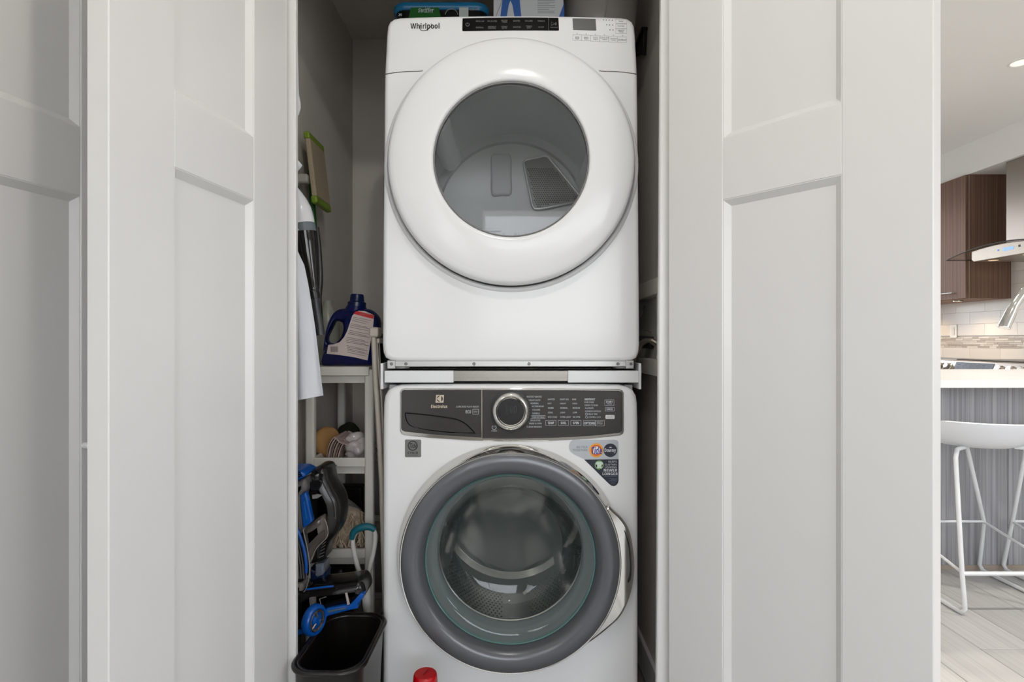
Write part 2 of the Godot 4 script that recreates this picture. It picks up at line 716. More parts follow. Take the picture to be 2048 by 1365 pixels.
func leaf(called: String, hinge: Vector2, free: Vector2, face: float, ym: float, label: String) -> Node3D:
	var o := thing(called, label, "door", Vector3(hinge.x, 0.012, -hinge.y))
	o.set_meta("kind", "structure")
	var X := Vector3(free.x - hinge.x, 0, -(free.y - hinge.y))
	var L := X.length()
	X = X.normalized()
	var Z := X.cross(Vector3.UP)
	o.basis = Basis(X, Vector3.UP, Z)
	var t := 0.035
	var zc := -face * t / 2
	var sw := L * 0.27
	var top := 2.03
	var mk := func() -> G:
		var g := G.new()
		g.x = o.global_transform
		return g
	for xx in [sw / 2, L - sw / 2]:
		part("stile", mk.call().box(Vector3(xx, top / 2, zc), Vector3(sw, top, t), 0.0015), M.paint, o)
	for r in [[0.0, 0.22], [ym - 0.012, ym - 0.012 + 0.126], [top - 0.126, top]]:
		part("rail", mk.call().box(Vector3(L / 2, (r[0] + r[1]) / 2, zc), Vector3(L - 2 * sw + 0.0004, r[1] - r[0], t - 0.0006), 0.001), M.paint, o)
	for r in [[0.22, ym - 0.012], [ym + 0.114, top - 0.126]]:
		var pg: G = mk.call()
		pg.box(Vector3(L / 2, (r[0] + r[1]) / 2, zc), Vector3(L - 2 * sw + 0.01, r[1] - r[0] + 0.01, t - 0.022))
		for sd in [-1, 1]:      # sloped sticking round the recessed panel
			var ra := []
			for e in [[t / 2 - 0.0012, -0.0004], [t / 2 - 0.0012, 0.0012], [t / 2 - 0.0112, 0.0135]]:
				ra.append([Vector3(sw + e[1], r[0] + e[1], zc + sd * e[0]), Vector3(L - sw - e[1], r[0] + e[1], zc + sd * e[0]), Vector3(L - sw - e[1], r[1] - e[1], zc + sd * e[0]), Vector3(sw + e[1], r[1] - e[1], zc + sd * e[0])])
			for a in 2:
				for b in 4:
					pg.poly([ra[a][b], ra[a][(b + 1) % 4], ra[a + 1][(b + 1) % 4], ra[a + 1][b]], Vector3(0, 0, sd))
		part("panel", pg, M.paint, o)
	return o

func doors() -> void:
	leaf("door_1", Vector2(-0.507, 1.285), Vector2(-0.570, 0.804), -1.0, 1.356, "white shaker door leaf standing open on the left of the appliances")
	leaf("door_2", Vector2(0.351, 1.275), Vector2(0.655, 0.884), 1.0, 1.36, "white shaker door leaf standing open on the right of the appliances")
	var d := leaf("door_3", Vector2(-0.770, 1.18), Vector2(-0.867, 0.70), -1.0, 1.338, "shaded white shaker door leaf with a small knob at the left edge")
	var k := G.new()
	k.x = Transform3D(Basis(Vector3(0, 0, 1), -PI / 2), Vector3(-0.797, 0.876, -1.058))
	k.lathe([Vector2(0.006, -0.004), Vector2(0.006, 0.012), Vector2(0.0125, 0.016), Vector2(0.0135, 0.022), Vector2(0.011, 0.027), Vector2(0, 0.0285)], 24)
	part("knob", k, mat(Color(0.88, 0.88, 0.87), 0.3), d)

func closet() -> void:
	struct("wall_closet_left", G.new().box(Vector3(-0.71, 1.15, -1.86), Vector3(0.12, 2.3, 0.94)), M.closet, "grey closet wall left of the shelf cart")
	struct("wall_closet_back", G.new().box(Vector3(-0.11, 1.15, -2.38), Vector3(1.32, 2.3, 0.12)), M.closet, "grey closet wall behind the appliances")
	struct("wall_closet_right", G.new().box(Vector3(0.49, 1.15, -1.86), Vector3(0.12, 2.3, 0.94)), M.closet, "grey closet wall right of the appliances")
	struct("ceiling_closet", G.new().box(Vector3(-0.11, 2.34, -1.9), Vector3(1.32, 0.08, 1.1)), M.closet, "low grey closet ceiling", "ceiling")
	struct("baseboard_right", G.new().box(Vector3(0.424, 0.05, -1.86), Vector3(0.012, 0.1, 0.92), 0.002), M.paint, "white baseboard of the closet beside the washer", "baseboard")
	# recessed laundry connection box with its frame, hoses and drain pipe
	var o := thing("laundry_box", "white framed laundry connection box on closet wall right of the appliances", "connection box", Vector3(0.418, 0.97, -1.74))
	part("back_plate", G.new().box(Vector3(0.427, 1.105, -1.74), Vector3(0.006, 0.26, 0.36)), M.plastic, o)
	var z := [-1.55, -1.93]
	part("frame_board", G.new().box(Vector3(0.413, 1.222, -1.74), Vector3(0.034, 0.046, 0.40), 0.002), M.plastic, o)
	part("frame_board", G.new().box(Vector3(0.413, 0.995, -1.74), Vector3(0.034, 0.046, 0.40), 0.002), M.plastic, o)
	part("frame_board", G.new().box(Vector3(0.413, 1.108, -1.93), Vector3(0.034, 0.181, 0.02), 0.002), M.plastic, o)
	part("frame_board", G.new().box(Vector3(0.413, 1.108, -1.55), Vector3(0.034, 0.181, 0.02), 0.002), M.plastic, o)
	for k in 2:
		var pth := curve([Vector3(0.424, 1.06, -1.64 - 0.05 * k), Vector3(0.40, 1.072, -1.65 - 0.04 * k), Vector3(0.378, 1.055, -1.68 - 0.02 * k), Vector3(0.366, 1.01, -1.71), Vector3(0.362, 0.94, -1.76 - 0.01 * k), Vector3(0.366, 0.80, -1.85), Vector3(0.375, 0.72, -1.95)])
		solo("braided_hose", G.new().tube(pth, 0.0065, 10), mat(Color(0.62, 0.58, 0.53), 0.35, 0.7), ["braided steel water hose curving down behind the washer, the nearer of two", "braided steel water hose curving down behind the washer, the farther of two"][k], "hose", "water hoses beside the washer")
	var dp := curve([Vector3(0.424, 1.065, -1.70), Vector3(0.392, 1.068, -1.76), Vector3(0.371, 1.075, -1.84), Vector3(0.362, 1.06, -1.93), Vector3(0.36, 0.9, -2.02)], 14)
	var rr := []
	for i in dp.size():
		rr.append(0.019 if i % 2 else 0.016)
	solo("drain_hose", G.new().tube(dp, rr, 14), mat(Color(0.20, 0.20, 0.21), 0.5), "dark grey ribbed drain hose entering the connection box", "hose")
	solo("wire", G.new().tube(curve([at(1281, 634, 1.72), at(1288, 616, 1.80), at(1294, 604, 1.86)]), 0.0012, 6), mat(Color(0.5, 0.48, 0.46), 0.5), "thin loose wire hanging at dryer's lower right edge", "wire")
	solo("wire", G.new().tube(curve([at(1283, 659, 1.70), at(1295, 661, 1.72), at(1306, 668, 1.74), at(1312, 674, 1.75), at(1310, 678, 1.76)]), 0.0016, 6), mat(Color(0.5, 0.48, 0.46), 0.5), "thin bent wire in front of the connection box", "wire")
	var b := thing("shelf_bracket", "black metal shelf bracket on closet wall beside the dryer's top right corner", "bracket", Vector3(0.43, 1.95, -1.86))
	part("arm", G.new().box(Vector3(0.42, 2.06, -1.90), Vector3(0.02, 0.012, 0.20), 0.002), M.black, b)
	var w := G.new()
	w.x = Transform3D(Basis(Vector3.UP, PI / 2), Vector3(0.423, 0, 0))
	w.slab(PackedVector2Array([Vector2(1.80, 2.06), Vector2(1.99, 2.06), Vector2(1.88, 2.02), Vector2(1.82, 1.985)]), -0.006, 0.006, 0.001)
	part("gusset", w, M.black, b)

# ---------------------------------------------------------------- appliances
func mirror(half: Array, cx: float, d: float) -> PackedVector2Array:
	var r := flat(half, d)
	var c := (cx - 1024.0) * d / F
	for i in range(r.size() - 1, -1, -1):
		if absf(r[i].x - c) > 0.002:
			r.append(Vector2(2 * c - r[i].x, r[i].y))
	return r

func fascia(pl: PackedVector2Array, c: Vector2, hole: float, z: float, bev: float, deep: float) -> G:
	var an := []
	for i in 140:
		an.append(TAU * i / 140)
	for p in pl:
		an.append(fposmod((p - c).angle(), TAU) + 1e-5)
	an.sort()
	var inset := PackedVector2Array(Geometry2D.offset_polygon(pl, -bev, Geometry2D.JOIN_ROUND)[0])
	var out := radial(pl, c, an)
	var inn := radial(inset, c, an)
	var g := G.new()
	var hl := []
	for a in an:
		hl.append(c + Vector2(cos(a), sin(a)) * hole)
	var hl2 := lift(hl, z)
	var f := []
	for i in an.size():
		f.append([g.add(Vector3(hl[i].x, hl[i].y, z), Vector3.BACK), g.add(Vector3(inn[i].x, inn[i].y, z), Vector3.BACK)])
	for i in an.size():
		var j := (i + 1) % an.size()
		g.tri(f[i][0], f[i][1], f[j][1])
		g.tri(f[i][0], f[j][1], f[j][0])
	var rows := []
	for k in 6:
		var a := PI / 2 * k / 5.0
		var ring := []
		for i in an.size():
			var q: Vector2 = inn[i].lerp(out[i], sin(a))
			ring.append(Vector3(q.x, q.y, z - bev * (1.0 - cos(a))))
		rows.append(ring)
	var bk := []
	for i in an.size():
		bk.append(Vector3(out[i].x, out[i].y, z - bev - 0.002))
	rows.append(bk)
	rows.append(lift(out, z - deep))
	g.loft(rows, true, false, false)
	g.loft([hl2, lift(hl, z - 0.03)], true, false, false)
	return g

func shell(x0: float, x1: float, y0: float, y1: float, z0: float, z1: float) -> G:   # open-fronted sheet metal cabinet
	var g := G.new()
	var t := 0.012
	g.box(Vector3(x0 + t / 2, (y0 + y1) / 2, (z0 + z1) / 2), Vector3(t, y1 - y0, z0 - z1))
	g.box(Vector3(x1 - t / 2, (y0 + y1) / 2, (z0 + z1) / 2), Vector3(t, y1 - y0, z0 - z1))
	g.box(Vector3((x0 + x1) / 2, y1 - t / 2, (z0 + z1) / 2), Vector3(x1 - x0 - 2 * t, t, z0 - z1))
	g.box(Vector3((x0 + x1) / 2, y0 + t / 2, (z0 + z1) / 2), Vector3(x1 - x0 - 2 * t, t, z0 - z1))
	g.box(Vector3((x0 + x1) / 2, (y0 + y1) / 2, z1 + t / 2), Vector3(x1 - x0 - 2 * t, y1 - y0 - 2 * t, t))
	return g

func facing(c: Vector3) -> G:     # lathe axis towards the viewer
	var g := G.new()
	g.x = Transform3D(Basis(Vector3.RIGHT, PI / 2), c)
	return g

func t_at(g: G, s: String, x0: float, y0: float, x1: float, y1: float, d: float, bold := false, slant := 0.0, serif := false) -> void:
	var a := at(x0, y1, d)
	var b := at(x1, y0, d)
	g.text(s, a, b.x - a.x, b.y - a.y, bold, serif, slant)

func outline(g: G, x0: float, y0: float, x1: float, y1: float, d: float, w := 0.0007) -> void:
	var a := at(x0, y1, d)
	var b := at(x1, y0, d)
	g.box(Vector3((a.x + b.x) / 2, a.y, a.z), Vector3(b.x - a.x, w, 0.0004))
	g.box(Vector3((a.x + b.x) / 2, b.y, a.z), Vector3(b.x - a.x, w, 0.0004))
	g.box(Vector3(a.x, (a.y + b.y) / 2, a.z), Vector3(w, b.y - a.y, 0.0004))
	g.box(Vector3(b.x, (a.y + b.y) / 2, a.z), Vector3(w, b.y - a.y, 0.0004))

func dryer() -> void:
	var d := 1.53
	var o := thing("clothes_dryer", "white front-loading clothes dryer with round window, stacked on the washer", "dryer", Vector3(-0.002, 0.995, -1.9))
	var half := [1022, 29, 1080, 29, 1150, 30, 1210, 31.5, 1245, 33, 1257, 35.5, 1265, 41, 1269.5, 50, 1271.5, 70, 1275.5, 150, 1278.5, 450, 1279.5, 600, 1280, 690, 1278.5, 706, 1274, 716, 1264, 722, 1250, 724, 1022, 725]
	var pl := mirror(half, 1022, d)
	var c3 := at(1022.5, 319, 1.48)
	var c := Vector2(c3.x, c3.y)
	part("front_panel", fascia(pl, c, 0.285, -d, 0.012, 0.06), M.enamel, o)
	part("cabinet", shell(-0.338, 0.334, 1.02, 1.952, -1.585, -2.25), M.enamel2, o)
	# seam under the control console
	for s in [-1, 1]:
		var sg := G.new()
		var pts := []
		for q in [[846, 142], [835, 143], [815, 143.5], [795, 145], [770.5, 148.5]]:
			pts.append(at(1022 + s * (1022 - q[0]), q[1], 1.5305))
		sg.tube(curve(pts), 0.0013, 6)
		part("seam", sg, mat(Color(0.25, 0.25, 0.25), 0.6), o)
	# round collar of the front and the door
	part("door_collar", facing(Vector3(c.x, c.y, -d)).lathe([Vector2(0.325, -0.004), Vector2(0.3305, 0.006), Vector2(0.334, 0.008), Vector2(0.339, 0.005), Vector2(0.342, -0.001)], 120), M.enamel, o)
	part("door_gasket", facing(Vector3(c.x, c.y, -d)).lathe([Vector2(0.31, -0.002), Vector2(0.31, 0.012), Vector2(0.3255, 0.012), Vector2(0.328, -0.002)], 96), M.dark, o)
	var door := part("door", facing(Vector3(c.x, c.y, -d)).lathe([Vector2(0.300, 0.010), Vector2(0.322, 0.013), Vector2(0.3255, 0.017), Vector2(0.3262, 0.025), Vector2(0.3252, 0.034), Vector2(0.3215, 0.0415), Vector2(0.315, 0.046), Vector2(0.304, 0.049), Vector2(0.300, 0.0498), Vector2(0.295, 0.0515), Vector2(0.27, 0.0545), Vector2(0.24, 0.0575), Vector2(0.214, 0.0595), Vector2(0.2065, 0.0585), Vector2(0.2035, 0.0555), Vector2(0.202, 0.050), Vector2(0.2015, 0.03)], 144), M.enamel, o)
	part("window_ring", facing(Vector3(c.x, c.y, -d)).lathe([Vector2(0.2018, 0.053), Vector2(0.1985, 0.0525), Vector2(0.1985, 0.04), Vector2(0.2018, 0.035)], 120), mat(Color(0.42, 0.41, 0.4), 0.25), door)
	part("window_glass", facing(Vector3(c.x, c.y, -d)).lathe([Vector2(0.2005, 0.044), Vector2(0.12, 0.0455), Vector2(0, 0.046)], 96), glass(Color(0.35, 0.34, 0.33), 0.05), door)
	part("inner_tunnel", facing(Vector3(c.x, c.y, -d)).lathe([Vector2(0.2015, 0.04), Vector2(0.215, 0.0), Vector2(0.24, -0.035), Vector2(0.285, -0.05)], 96), mat(Color(0.62, 0.62, 0.61), 0.5), door)
	# drum
	var dm := mat(Color(0.84, 0.86, 0.865), 0.3)
	var dc := Vector3(c.x, 1.528, -1.6)
	var dr := part("drum", facing(dc).lathe([Vector2(0.275, 0.03), Vector2(0.30, 0.0), Vector2(0.30, -0.44), Vector2(0.288, -0.47), Vector2(0.283, -0.475), Vector2(0.27, -0.48), Vector2(0.0, -0.48)], 96, 0, TAU, 60), dm, o)
	part("rear_ring", facing(dc).lathe([Vector2(0.262, -0.479), Vector2(0.268, -0.468), Vector2(0.284, -0.462), Vector2(0.30, -0.455)], 96), mat(Color(0.74, 0.76, 0.77), 0.35), dr)
	var zb := 2.076
	var rb := G.new()
	rb.x.origin.z = -zb
	rb.slab(smooth(flat([984, 312, 1003, 310, 1021, 312, 1023, 350, 1023, 388, 1004, 391, 984, 390, 983, 350], zb - 0.002), 3), 0.0, 0.016, 0.008, false)
	part("raised_plate", rb, dm, dr)
	var gp := flat([1047, 326, 1052, 321, 1088, 313, 1096, 315, 1160, 393, 1162, 399, 1157, 403, 1078, 419, 1069, 418, 1065, 412], zb - 0.01)
	var gr := G.new()
	gr.x.origin.z = -zb
	gr.slab(gp, 0.0, 0.012, 0.004, false)
	part("grille_plate", gr, mat(Color(0.50, 0.51, 0.51), 0.35, 0.5), dr)
	var ge := []
	for p in gp:
		ge.append(Vector3(p.x, p.y, -zb + 0.014))
	part("grille_rim", G.new().tube(ge, 0.0045, 8, true), mat(Color(0.88, 0.89, 0.9), 0.2, 0.3), dr)
	# punched holes of the exhaust grille
	var hs := PackedVector2Array(Geometry2D.offset_polygon(gp, -0.010)[0])
	var xf := []
	for i in 40:
		for j in 34:
			var p := Vector2(0.02 + i * 0.0082 + (0.0041 if j % 2 else 0.0), 1.46 + j * 0.0071)
			if Geometry2D.is_point_in_polygon(p, hs):
				xf.append(Transform3D(Basis(Vector3.RIGHT, PI / 2), Vector3(p.x, p.y, -zb + 0.0125)))
	var mm := MultiMesh.new()
	mm.transform_format = MultiMesh.TRANSFORM_3D
	mm.mesh = G.new().lathe([Vector2(0.0030, -0.001), Vector2(0.0030, 0.0), Vector2(0, 0.0002)], 6).mesh(Transform3D())
	mm.instance_count = xf.size()
	var pinv := dr.global_transform.affine_inverse()
	for i in xf.size():
		mm.set_instance_transform(i, pinv * xf[i])
	var mi := MultiMeshInstance3D.new()
	mi.name = "grille_holes"
	mi.multimesh = mm
	mi.material_override = mat(Color(0.06, 0.06, 0.06), 0.6)
	mi.set_meta("kind", "stuff")
	dr.add_child(mi)
	# lifters along the drum wall and ribs pressed into the rear sheet
	for a in [-1.75, 0.35, 2.45]:
		var b := G.new()
		b.x = Transform3D(Basis(Vector3(0, 0, 1), a), dc)
		b.rbox(Vector3(0.275, 0, -0.22), Vector3(0.06, 0.07, 0.40), 0.025)
		part("lifter", b, dm, dr)
	for x in [-0.062, -0.03, 0.012, 0.03, 0.048]:
		part("rib", G.new().rbox(Vector3(x, 1.385, -zb + 0.002), Vector3(0.010, 0.16, 0.014), 0.005), dm, dr)
	part("ledge", G.new().rbox(Vector3(-0.14, 1.475, -zb + 0.003), Vector3(0.20, 0.012, 0.016), 0.005), dm, dr)
	# control strip, screen, key outlines and printing
	var zf := 1.5288
	var strip := G.new()
	strip.x.origin.z = -1.53
	strip.slab(flat([926, 36.8, 970, 35.6, 1022, 35.0, 1070, 35.0, 1116, 35.6, 1117, 37, 1118, 60.5, 1116.5, 61.5, 1070, 61.2, 1022, 61.2, 970, 61.8, 926, 62.6, 924.5, 61, 925, 38], 1.53), -0.002, 0.0008, 0.0005, false, 1)
	var cp := part("control_strip", strip, mat(Color(0.03, 0.028, 0.027), 0.22, 0.0, 0.15), o)
	var tx := G.new()
	for q in [["REGULAR", 952, 41.2, 968.5, 44.0], ["DELICATES", 975, 41, 994, 43.8], ["BULKY", 1003, 39.8, 1015, 42.5], ["ITEMS", 1004, 43, 1014.5, 45.4], ["WHITES", 1026, 40.6, 1040, 43.4], ["COLORS", 1050, 40.6, 1065, 43.4], ["TOWELS", 1075, 40.8, 1089.5, 43.6], ["NORMAL", 952, 53.6, 967.5, 56.4], ["WRINKLE", 976, 52.2, 992, 54.6], ["CONTROL", 976, 55.2, 992, 57.8], ["HEAVY", 1003, 52, 1015, 54.6], ["DUTY", 1004, 55.2, 1014, 57.8], ["SANITIZE", 1026, 52.8, 1041.5, 55.6], ["TIMED", 1052, 51.6, 1064, 54.2], ["DRY", 1054, 54.8, 1062, 57.2], ["QUICK", 1076.5, 53, 1088, 56], ["START/PAUSE", 1101, 54, 1115, 55.8]]:
		t_at(tx, q[0], q[1], q[2], q[3], q[4], zf)
	var pw := at(935, 49, zf)
	var arc := []
	for i in 20:
		var a := PI / 2 + 0.6 + (TAU - 1.2) * i / 19.0
		arc.append(pw + Vector3(cos(a), sin(a), 0) * 0.0046)
	tx.tube(arc, 0.0007, 6)
	tx.box(pw + Vector3(0, 0.003, 0), Vector3(0.0011, 0.005, 0.0006))
	var sa := at(1103, 44, zf)
	var sb := at(1103, 51, zf)
	var sc := at(1109.5, 47.5, zf)
	tx.tube([sa, sc, sb], 0.0006, 6, true)
	for k in [1110.5, 1112.5]:
		tx.tube([at(k, 45, zf), at(k, 50.5, zf)], 0.0006, 6)
	part("key_print", tx, mat(Color(0.5, 0.5, 0.49), 0.6), cp)
	part("key_gap", G.new().box(at(1097, 48.5, 1.5292), Vector3(0.001, 0.034, 0.0006)), M.black, cp)
	var lcd := G.new()
	lcd.x.origin.z = -1.53
	lcd.slab(flat([1145, 36.8, 1191, 37.8, 1192.5, 61.2, 1146.2, 60], 1.53), -0.002, 0.0008, 0.0004, false, 1)
	part("display", lcd, mat(Color(0.33, 0.33, 0.32), 0.25), o)
	var ko := G.new()
	for i in 6:
		outline(ko, 1145.5 + i * 18.0, 69.2 + i * 0.9, 1163 + i * 18.0, 80.5 + i * 0.9, 1.5295, 0.0005)
	for i in 3:
		outline(ko, 1231.5, 38 + i * 10, 1253.5, 47 + i * 10, 1.5295, 0.0005)
	part("key_outline", ko, mat(Color(0.70, 0.70, 0.70), 0.5), o)
	var kt := G.new()
	for q in [["Wrinkle", 1150, 73, 1158.5, 75.4], ["Shield", 1151, 76, 1158, 78.2], ["Static", 1168, 73.4, 1176.5, 75.6], ["Reduce", 1168.5, 76.4, 1177, 78.6], ["Cycle", 1186, 73.8, 1195.5, 76], ["Signal", 1186.5, 77, 1196, 79.8], ["Damp Dry", 1200.5, 74.8, 1218, 77.2], ["Signal", 1205, 78, 1214.5, 80.2], ["Control", 1221, 76, 1233.5, 78.6], ["Lock", 1223.5, 79.4, 1231.5, 81.4], ["EcoBoost", 1237, 78.4, 1253, 81.2], ["Temp", 1237, 41.2, 1246, 44.4], ["Dryness", 1235.5, 51, 1248.5, 53.6], ["Manual", 1236.5, 59.6, 1248, 62.2], ["Time", 1238, 63, 1246.5, 65]]:
		t_at(kt, q[0], q[1], q[2], q[3], q[4], 1.5293)
	for q in [[1207, 39.6], [1212.5, 40], [1218.5, 40.3], [1224.5, 40.6], [1213.5, 49.6], [1219.3, 50], [1225.2, 50.2], [1220, 59.6], [1226, 60]]:
		kt.box(at(q[0], q[1], 1.5293), Vector3(0.0022, 0.0024, 0.0004))
	for i in 6:
		kt.box(at(1154 + i * 18.2, 67 + i * 0.9, 1.5293), Vector3(0.0014, 0.0022, 0.0004))
	part("key_print", kt, mat(Color(0.42, 0.42, 0.42), 0.6), o)
	# maker's badge
	var bd := G.new()
	t_at(bd, "Whirlpool", 821, 46, 879, 61, 1.5292, true, 0.0)
	var sw1 := []
	for i in 24:
		var a := 2.5 + 4.0 * i / 23.0
		sw1.append(at(851 + cos(a) * 11.5, 52 - sin(a) * 8.6 - cos(a) * 3.2, 1.5288))
	bd.tube(sw1, 0.0006, 6)
	part("badge", bd, mat(Color(0.06, 0.06, 0.06), 0.35), o)
	# sheet metal base with screws, levelling feet
	var mb := part("base_rail", G.new().box(Vector3(0.0, at(0, 728, 1.535).y, -1.545), Vector3(0.655, 0.017, 0.02), 0.002), M.galv, o)
	for x in [783, 812, 948, 1058, 1236, 1262]:
		var s := facing(at(x, 728.2, 1.5345))
		s.lathe([Vector2(0.0042, 0.0), Vector2(0.0042, 0.0015), Vector2(0.0025, 0.003), Vector2(0, 0.003)], 12)
		part("screw", s, mat(Color(0.5, 0.5, 0.49), 0.35, 0.8), mb)
	for x in [783, 1259]:
		part("corner_plate", G.new().box(at(x, 729.5, 1.536), Vector3(0.022, 0.022, 0.006), 0.001), M.galv, mb)
	for x in [804, 1242]:
		for z in [1.575, 2.2]:
			var p := at(x, 735, 1.575)
			p.z = -z
			p.y = 0.995
			var f := G.new()
			f.x.origin = p
			f.lathe([Vector2(0, 0.0), Vector2(0.021, 0.0), Vector2(0.022, 0.004), Vector2(0.016, 0.008), Vector2(0.006, 0.010), Vector2(0.006, 0.03)], 24)
			part("foot", f, mat(Color(0.83, 0.83, 0.82), 0.4), o)

func stacking_kit() -> void:
	var o := thing("stacking_kit", "white stacking frame with a mirror steel strip between the two appliances", "stacking kit", Vector3(-0.002, 0.955, -1.9))
	var y := at(0, 754.5, 1.527).y
	for q in [[768.5, 907], [1136, 1278]]:
		var a := at(q[0], 742, 1.527)
		var b := at(q[1], 766, 1.527)
		part("front_bar", G.new().box(Vector3((a.x + b.x) / 2, (a.y + b.y) / 2, -1.535), Vector3(b.x - a.x, a.y - b.y, 0.016), 0.0015), M.enamel2, o)
	part("steel_strip", G.new().box(Vector3(at(1021.5, 0, 1.53).x, at(0, 752.3, 1.53).y, -1.5345), Vector3(229.0 * 1.53 / F, 0.0275, 0.008), 0.001), mat(Color(0.82, 0.81, 0.79), 0.11, 1.0), o)
	for s in [-1, 1]:
		part("side_rail", G.new().box(Vector3(-0.003 + s * 0.3475, 0.975, -1.87), Vector3(0.007, 0.07, 0.68), 0.001), M.enamel2, o)
	part("tray", G.new().box(Vector3(-0.003, 0.974, -1.88), Vector3(0.68, 0.034, 0.66)), mat(Color(0.05, 0.05, 0.055), 0.6), o)
	part("tray_lip", G.new().box(Vector3(-0.003, 0.992, -1.90), Vector3(0.66, 0.003, 0.6)), M.dark, o)

func washer() -> void:
	var d := 1.53
	var o := thing("washing_machine", "white front-loading washer with grey ringed glass door and dark control panel", "washer", Vector3(-0.003, 0.0, -1.9))
	var half := [1021, 768.5, 1100, 768.6, 1200, 769, 1240, 770, 1256, 773.5, 1267, 781, 1273.5, 792, 1276, 806, 1277, 840, 1277.5, 1100, 1277.5, 1450, 1275, 1462, 1266, 1468, 1021, 1468]
	var pl := mirror(half, 1021, d)
	var c3 := at(1020.5, 1130, 1.475)
	var c := Vector2(c3.x, c3.y)
	part("front_panel", fascia(pl, c, 0.262, -d, 0.016, 0.06), M.enamel, o)
	part("cabinet", shell(-0.341, 0.335, 0.03, 0.948, -1.585, -2.24), M.enamel2, o)
	for x in [-0.3, 0.294]:
		for z in [1.65, 2.18]:
			var f := G.new()
			f.x.origin = Vector3(x, 0, -z)
			part("foot", f.lathe([Vector2(0, 0.0), Vector2(0.022, 0), Vector2(0.022, 0.006), Vector2(0.008, 0.01), Vector2(0.008, 0.035)], 20), M.dark, o)
	# control panel: chrome bezel, drawer front, panel
	var bez := G.new()
	bez.x.origin.z = -d
	bez.slab(flat([808, 777.2, 1021, 776.8, 1238, 778.5, 1244, 780.5, 1247.5, 786, 1247.8, 862, 1246, 868, 1240, 871.5, 1180, 878, 1100, 882.5, 1021, 884, 940, 882, 860, 876.5, 808, 870.5, 802.5, 867, 800.3, 861, 800.3, 785, 803, 779.5], d), -0.004, 0.003, 0.002)
	part("panel_bezel", bez, M.chrome, o)
	var pan := mat(Color(0.265, 0.255, 0.255), 0.13, 0.35, 0.6)
	var dfr := G.new()
	dfr.x.origin.z = -d
	dfr.slab(flat([809, 780, 963, 779.5, 963, 875.6, 900, 871.6, 850, 867.6, 810, 863.4, 805, 861, 803, 857, 803, 786, 805, 781.5], d), -0.002, 0.0055, 0.002, false)
	var dw := part("detergent_drawer", dfr, pan, o)
	var cpl := G.new()
	cpl.x.origin.z = -d
	cpl.slab(flat([964.6, 779.5, 1021, 779.6, 1236, 781.6, 1241, 783.5, 1244, 788, 1244.3, 858, 1242.5, 863, 1238, 866, 1180, 872, 1100, 876.3, 1021, 878, 964.6, 876.8], d), -0.002, 0.0055, 0.002, false)
	var cp := part("control_panel", cpl, pan, o)
	var hd := G.new()
	hd.x.origin.z = -d
	hd.slab(smooth(flat([85, 490, 150, 480, 400, 500, 700, 535, 1000, 580, 1140, 625, 1250, 690, 1350, 785, 1420, 865, 1390, 880, 1100, 875, 700, 845, 400, 800, 250, 760, 160, 710, 105, 620], 1.522, 800, 775, 9.41), 2), 0.003, 0.0075, 0.003, false)
	part("drawer_grip", hd, mat(Color(0.04, 0.045, 0.055), 0.3, 0.0, 0.2), dw)
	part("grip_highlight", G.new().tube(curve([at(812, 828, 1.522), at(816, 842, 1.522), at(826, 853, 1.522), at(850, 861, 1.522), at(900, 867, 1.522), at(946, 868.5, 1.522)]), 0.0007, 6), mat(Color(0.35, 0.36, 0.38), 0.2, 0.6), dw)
	# emblem and name on the drawer
	var zt := 1.5243
	var em := G.new()
	em.x.origin.z = -zt
	em.slab(flat([872.3, 790.4, 888, 790.4, 887, 805.8, 870.9, 805.8], zt), 0, 0.0005)
	var beige := mat(Color(0.80, 0.74, 0.66), 0.4)
	part("emblem", em, beige, dw)
	var ec := at(879.6, 798, zt)
	for s in [[-62.0, 62.0], [84.0, 178.0], [-178.0, -84.0]]:
		var pts := PackedVector2Array()
		for i in 13:
			var a := deg_to_rad(lerpf(s[0], s[1], i / 12.0))
			pts.append(Vector2(ec.x + cos(a) * 0.0084, ec.y + sin(a) * 0.0084))
		var sg := G.new()
		sg.x.origin.z = -zt
		sg.slab(pts, 0.0, 0.0009)
		part("emblem_segment", sg, M.dark, dw)
	var nm := G.new()
	t_at(nm, "Electrolux", 862, 810, 895, 816.5, zt, true)
	part("name_print", nm, beige, dw)
	nm = G.new()
	t_at(nm, "LUXCARE PLUS WASH", 912.5, 812.2, 957.5, 815.6, zt, true)
	t_at(nm, "eco", 931, 820.5, 942, 827.5, zt, true)
	outline(nm, 945.5, 819, 957, 829, zt, 0.0012)
	t_at(nm, "ENERGY", 947, 822, 955.5, 825.8, zt)
	part("feature_print", nm, mat(Color(0.62, 0.63, 0.64), 0.5), dw)
	# printing on the control panel
	var tx := G.new()
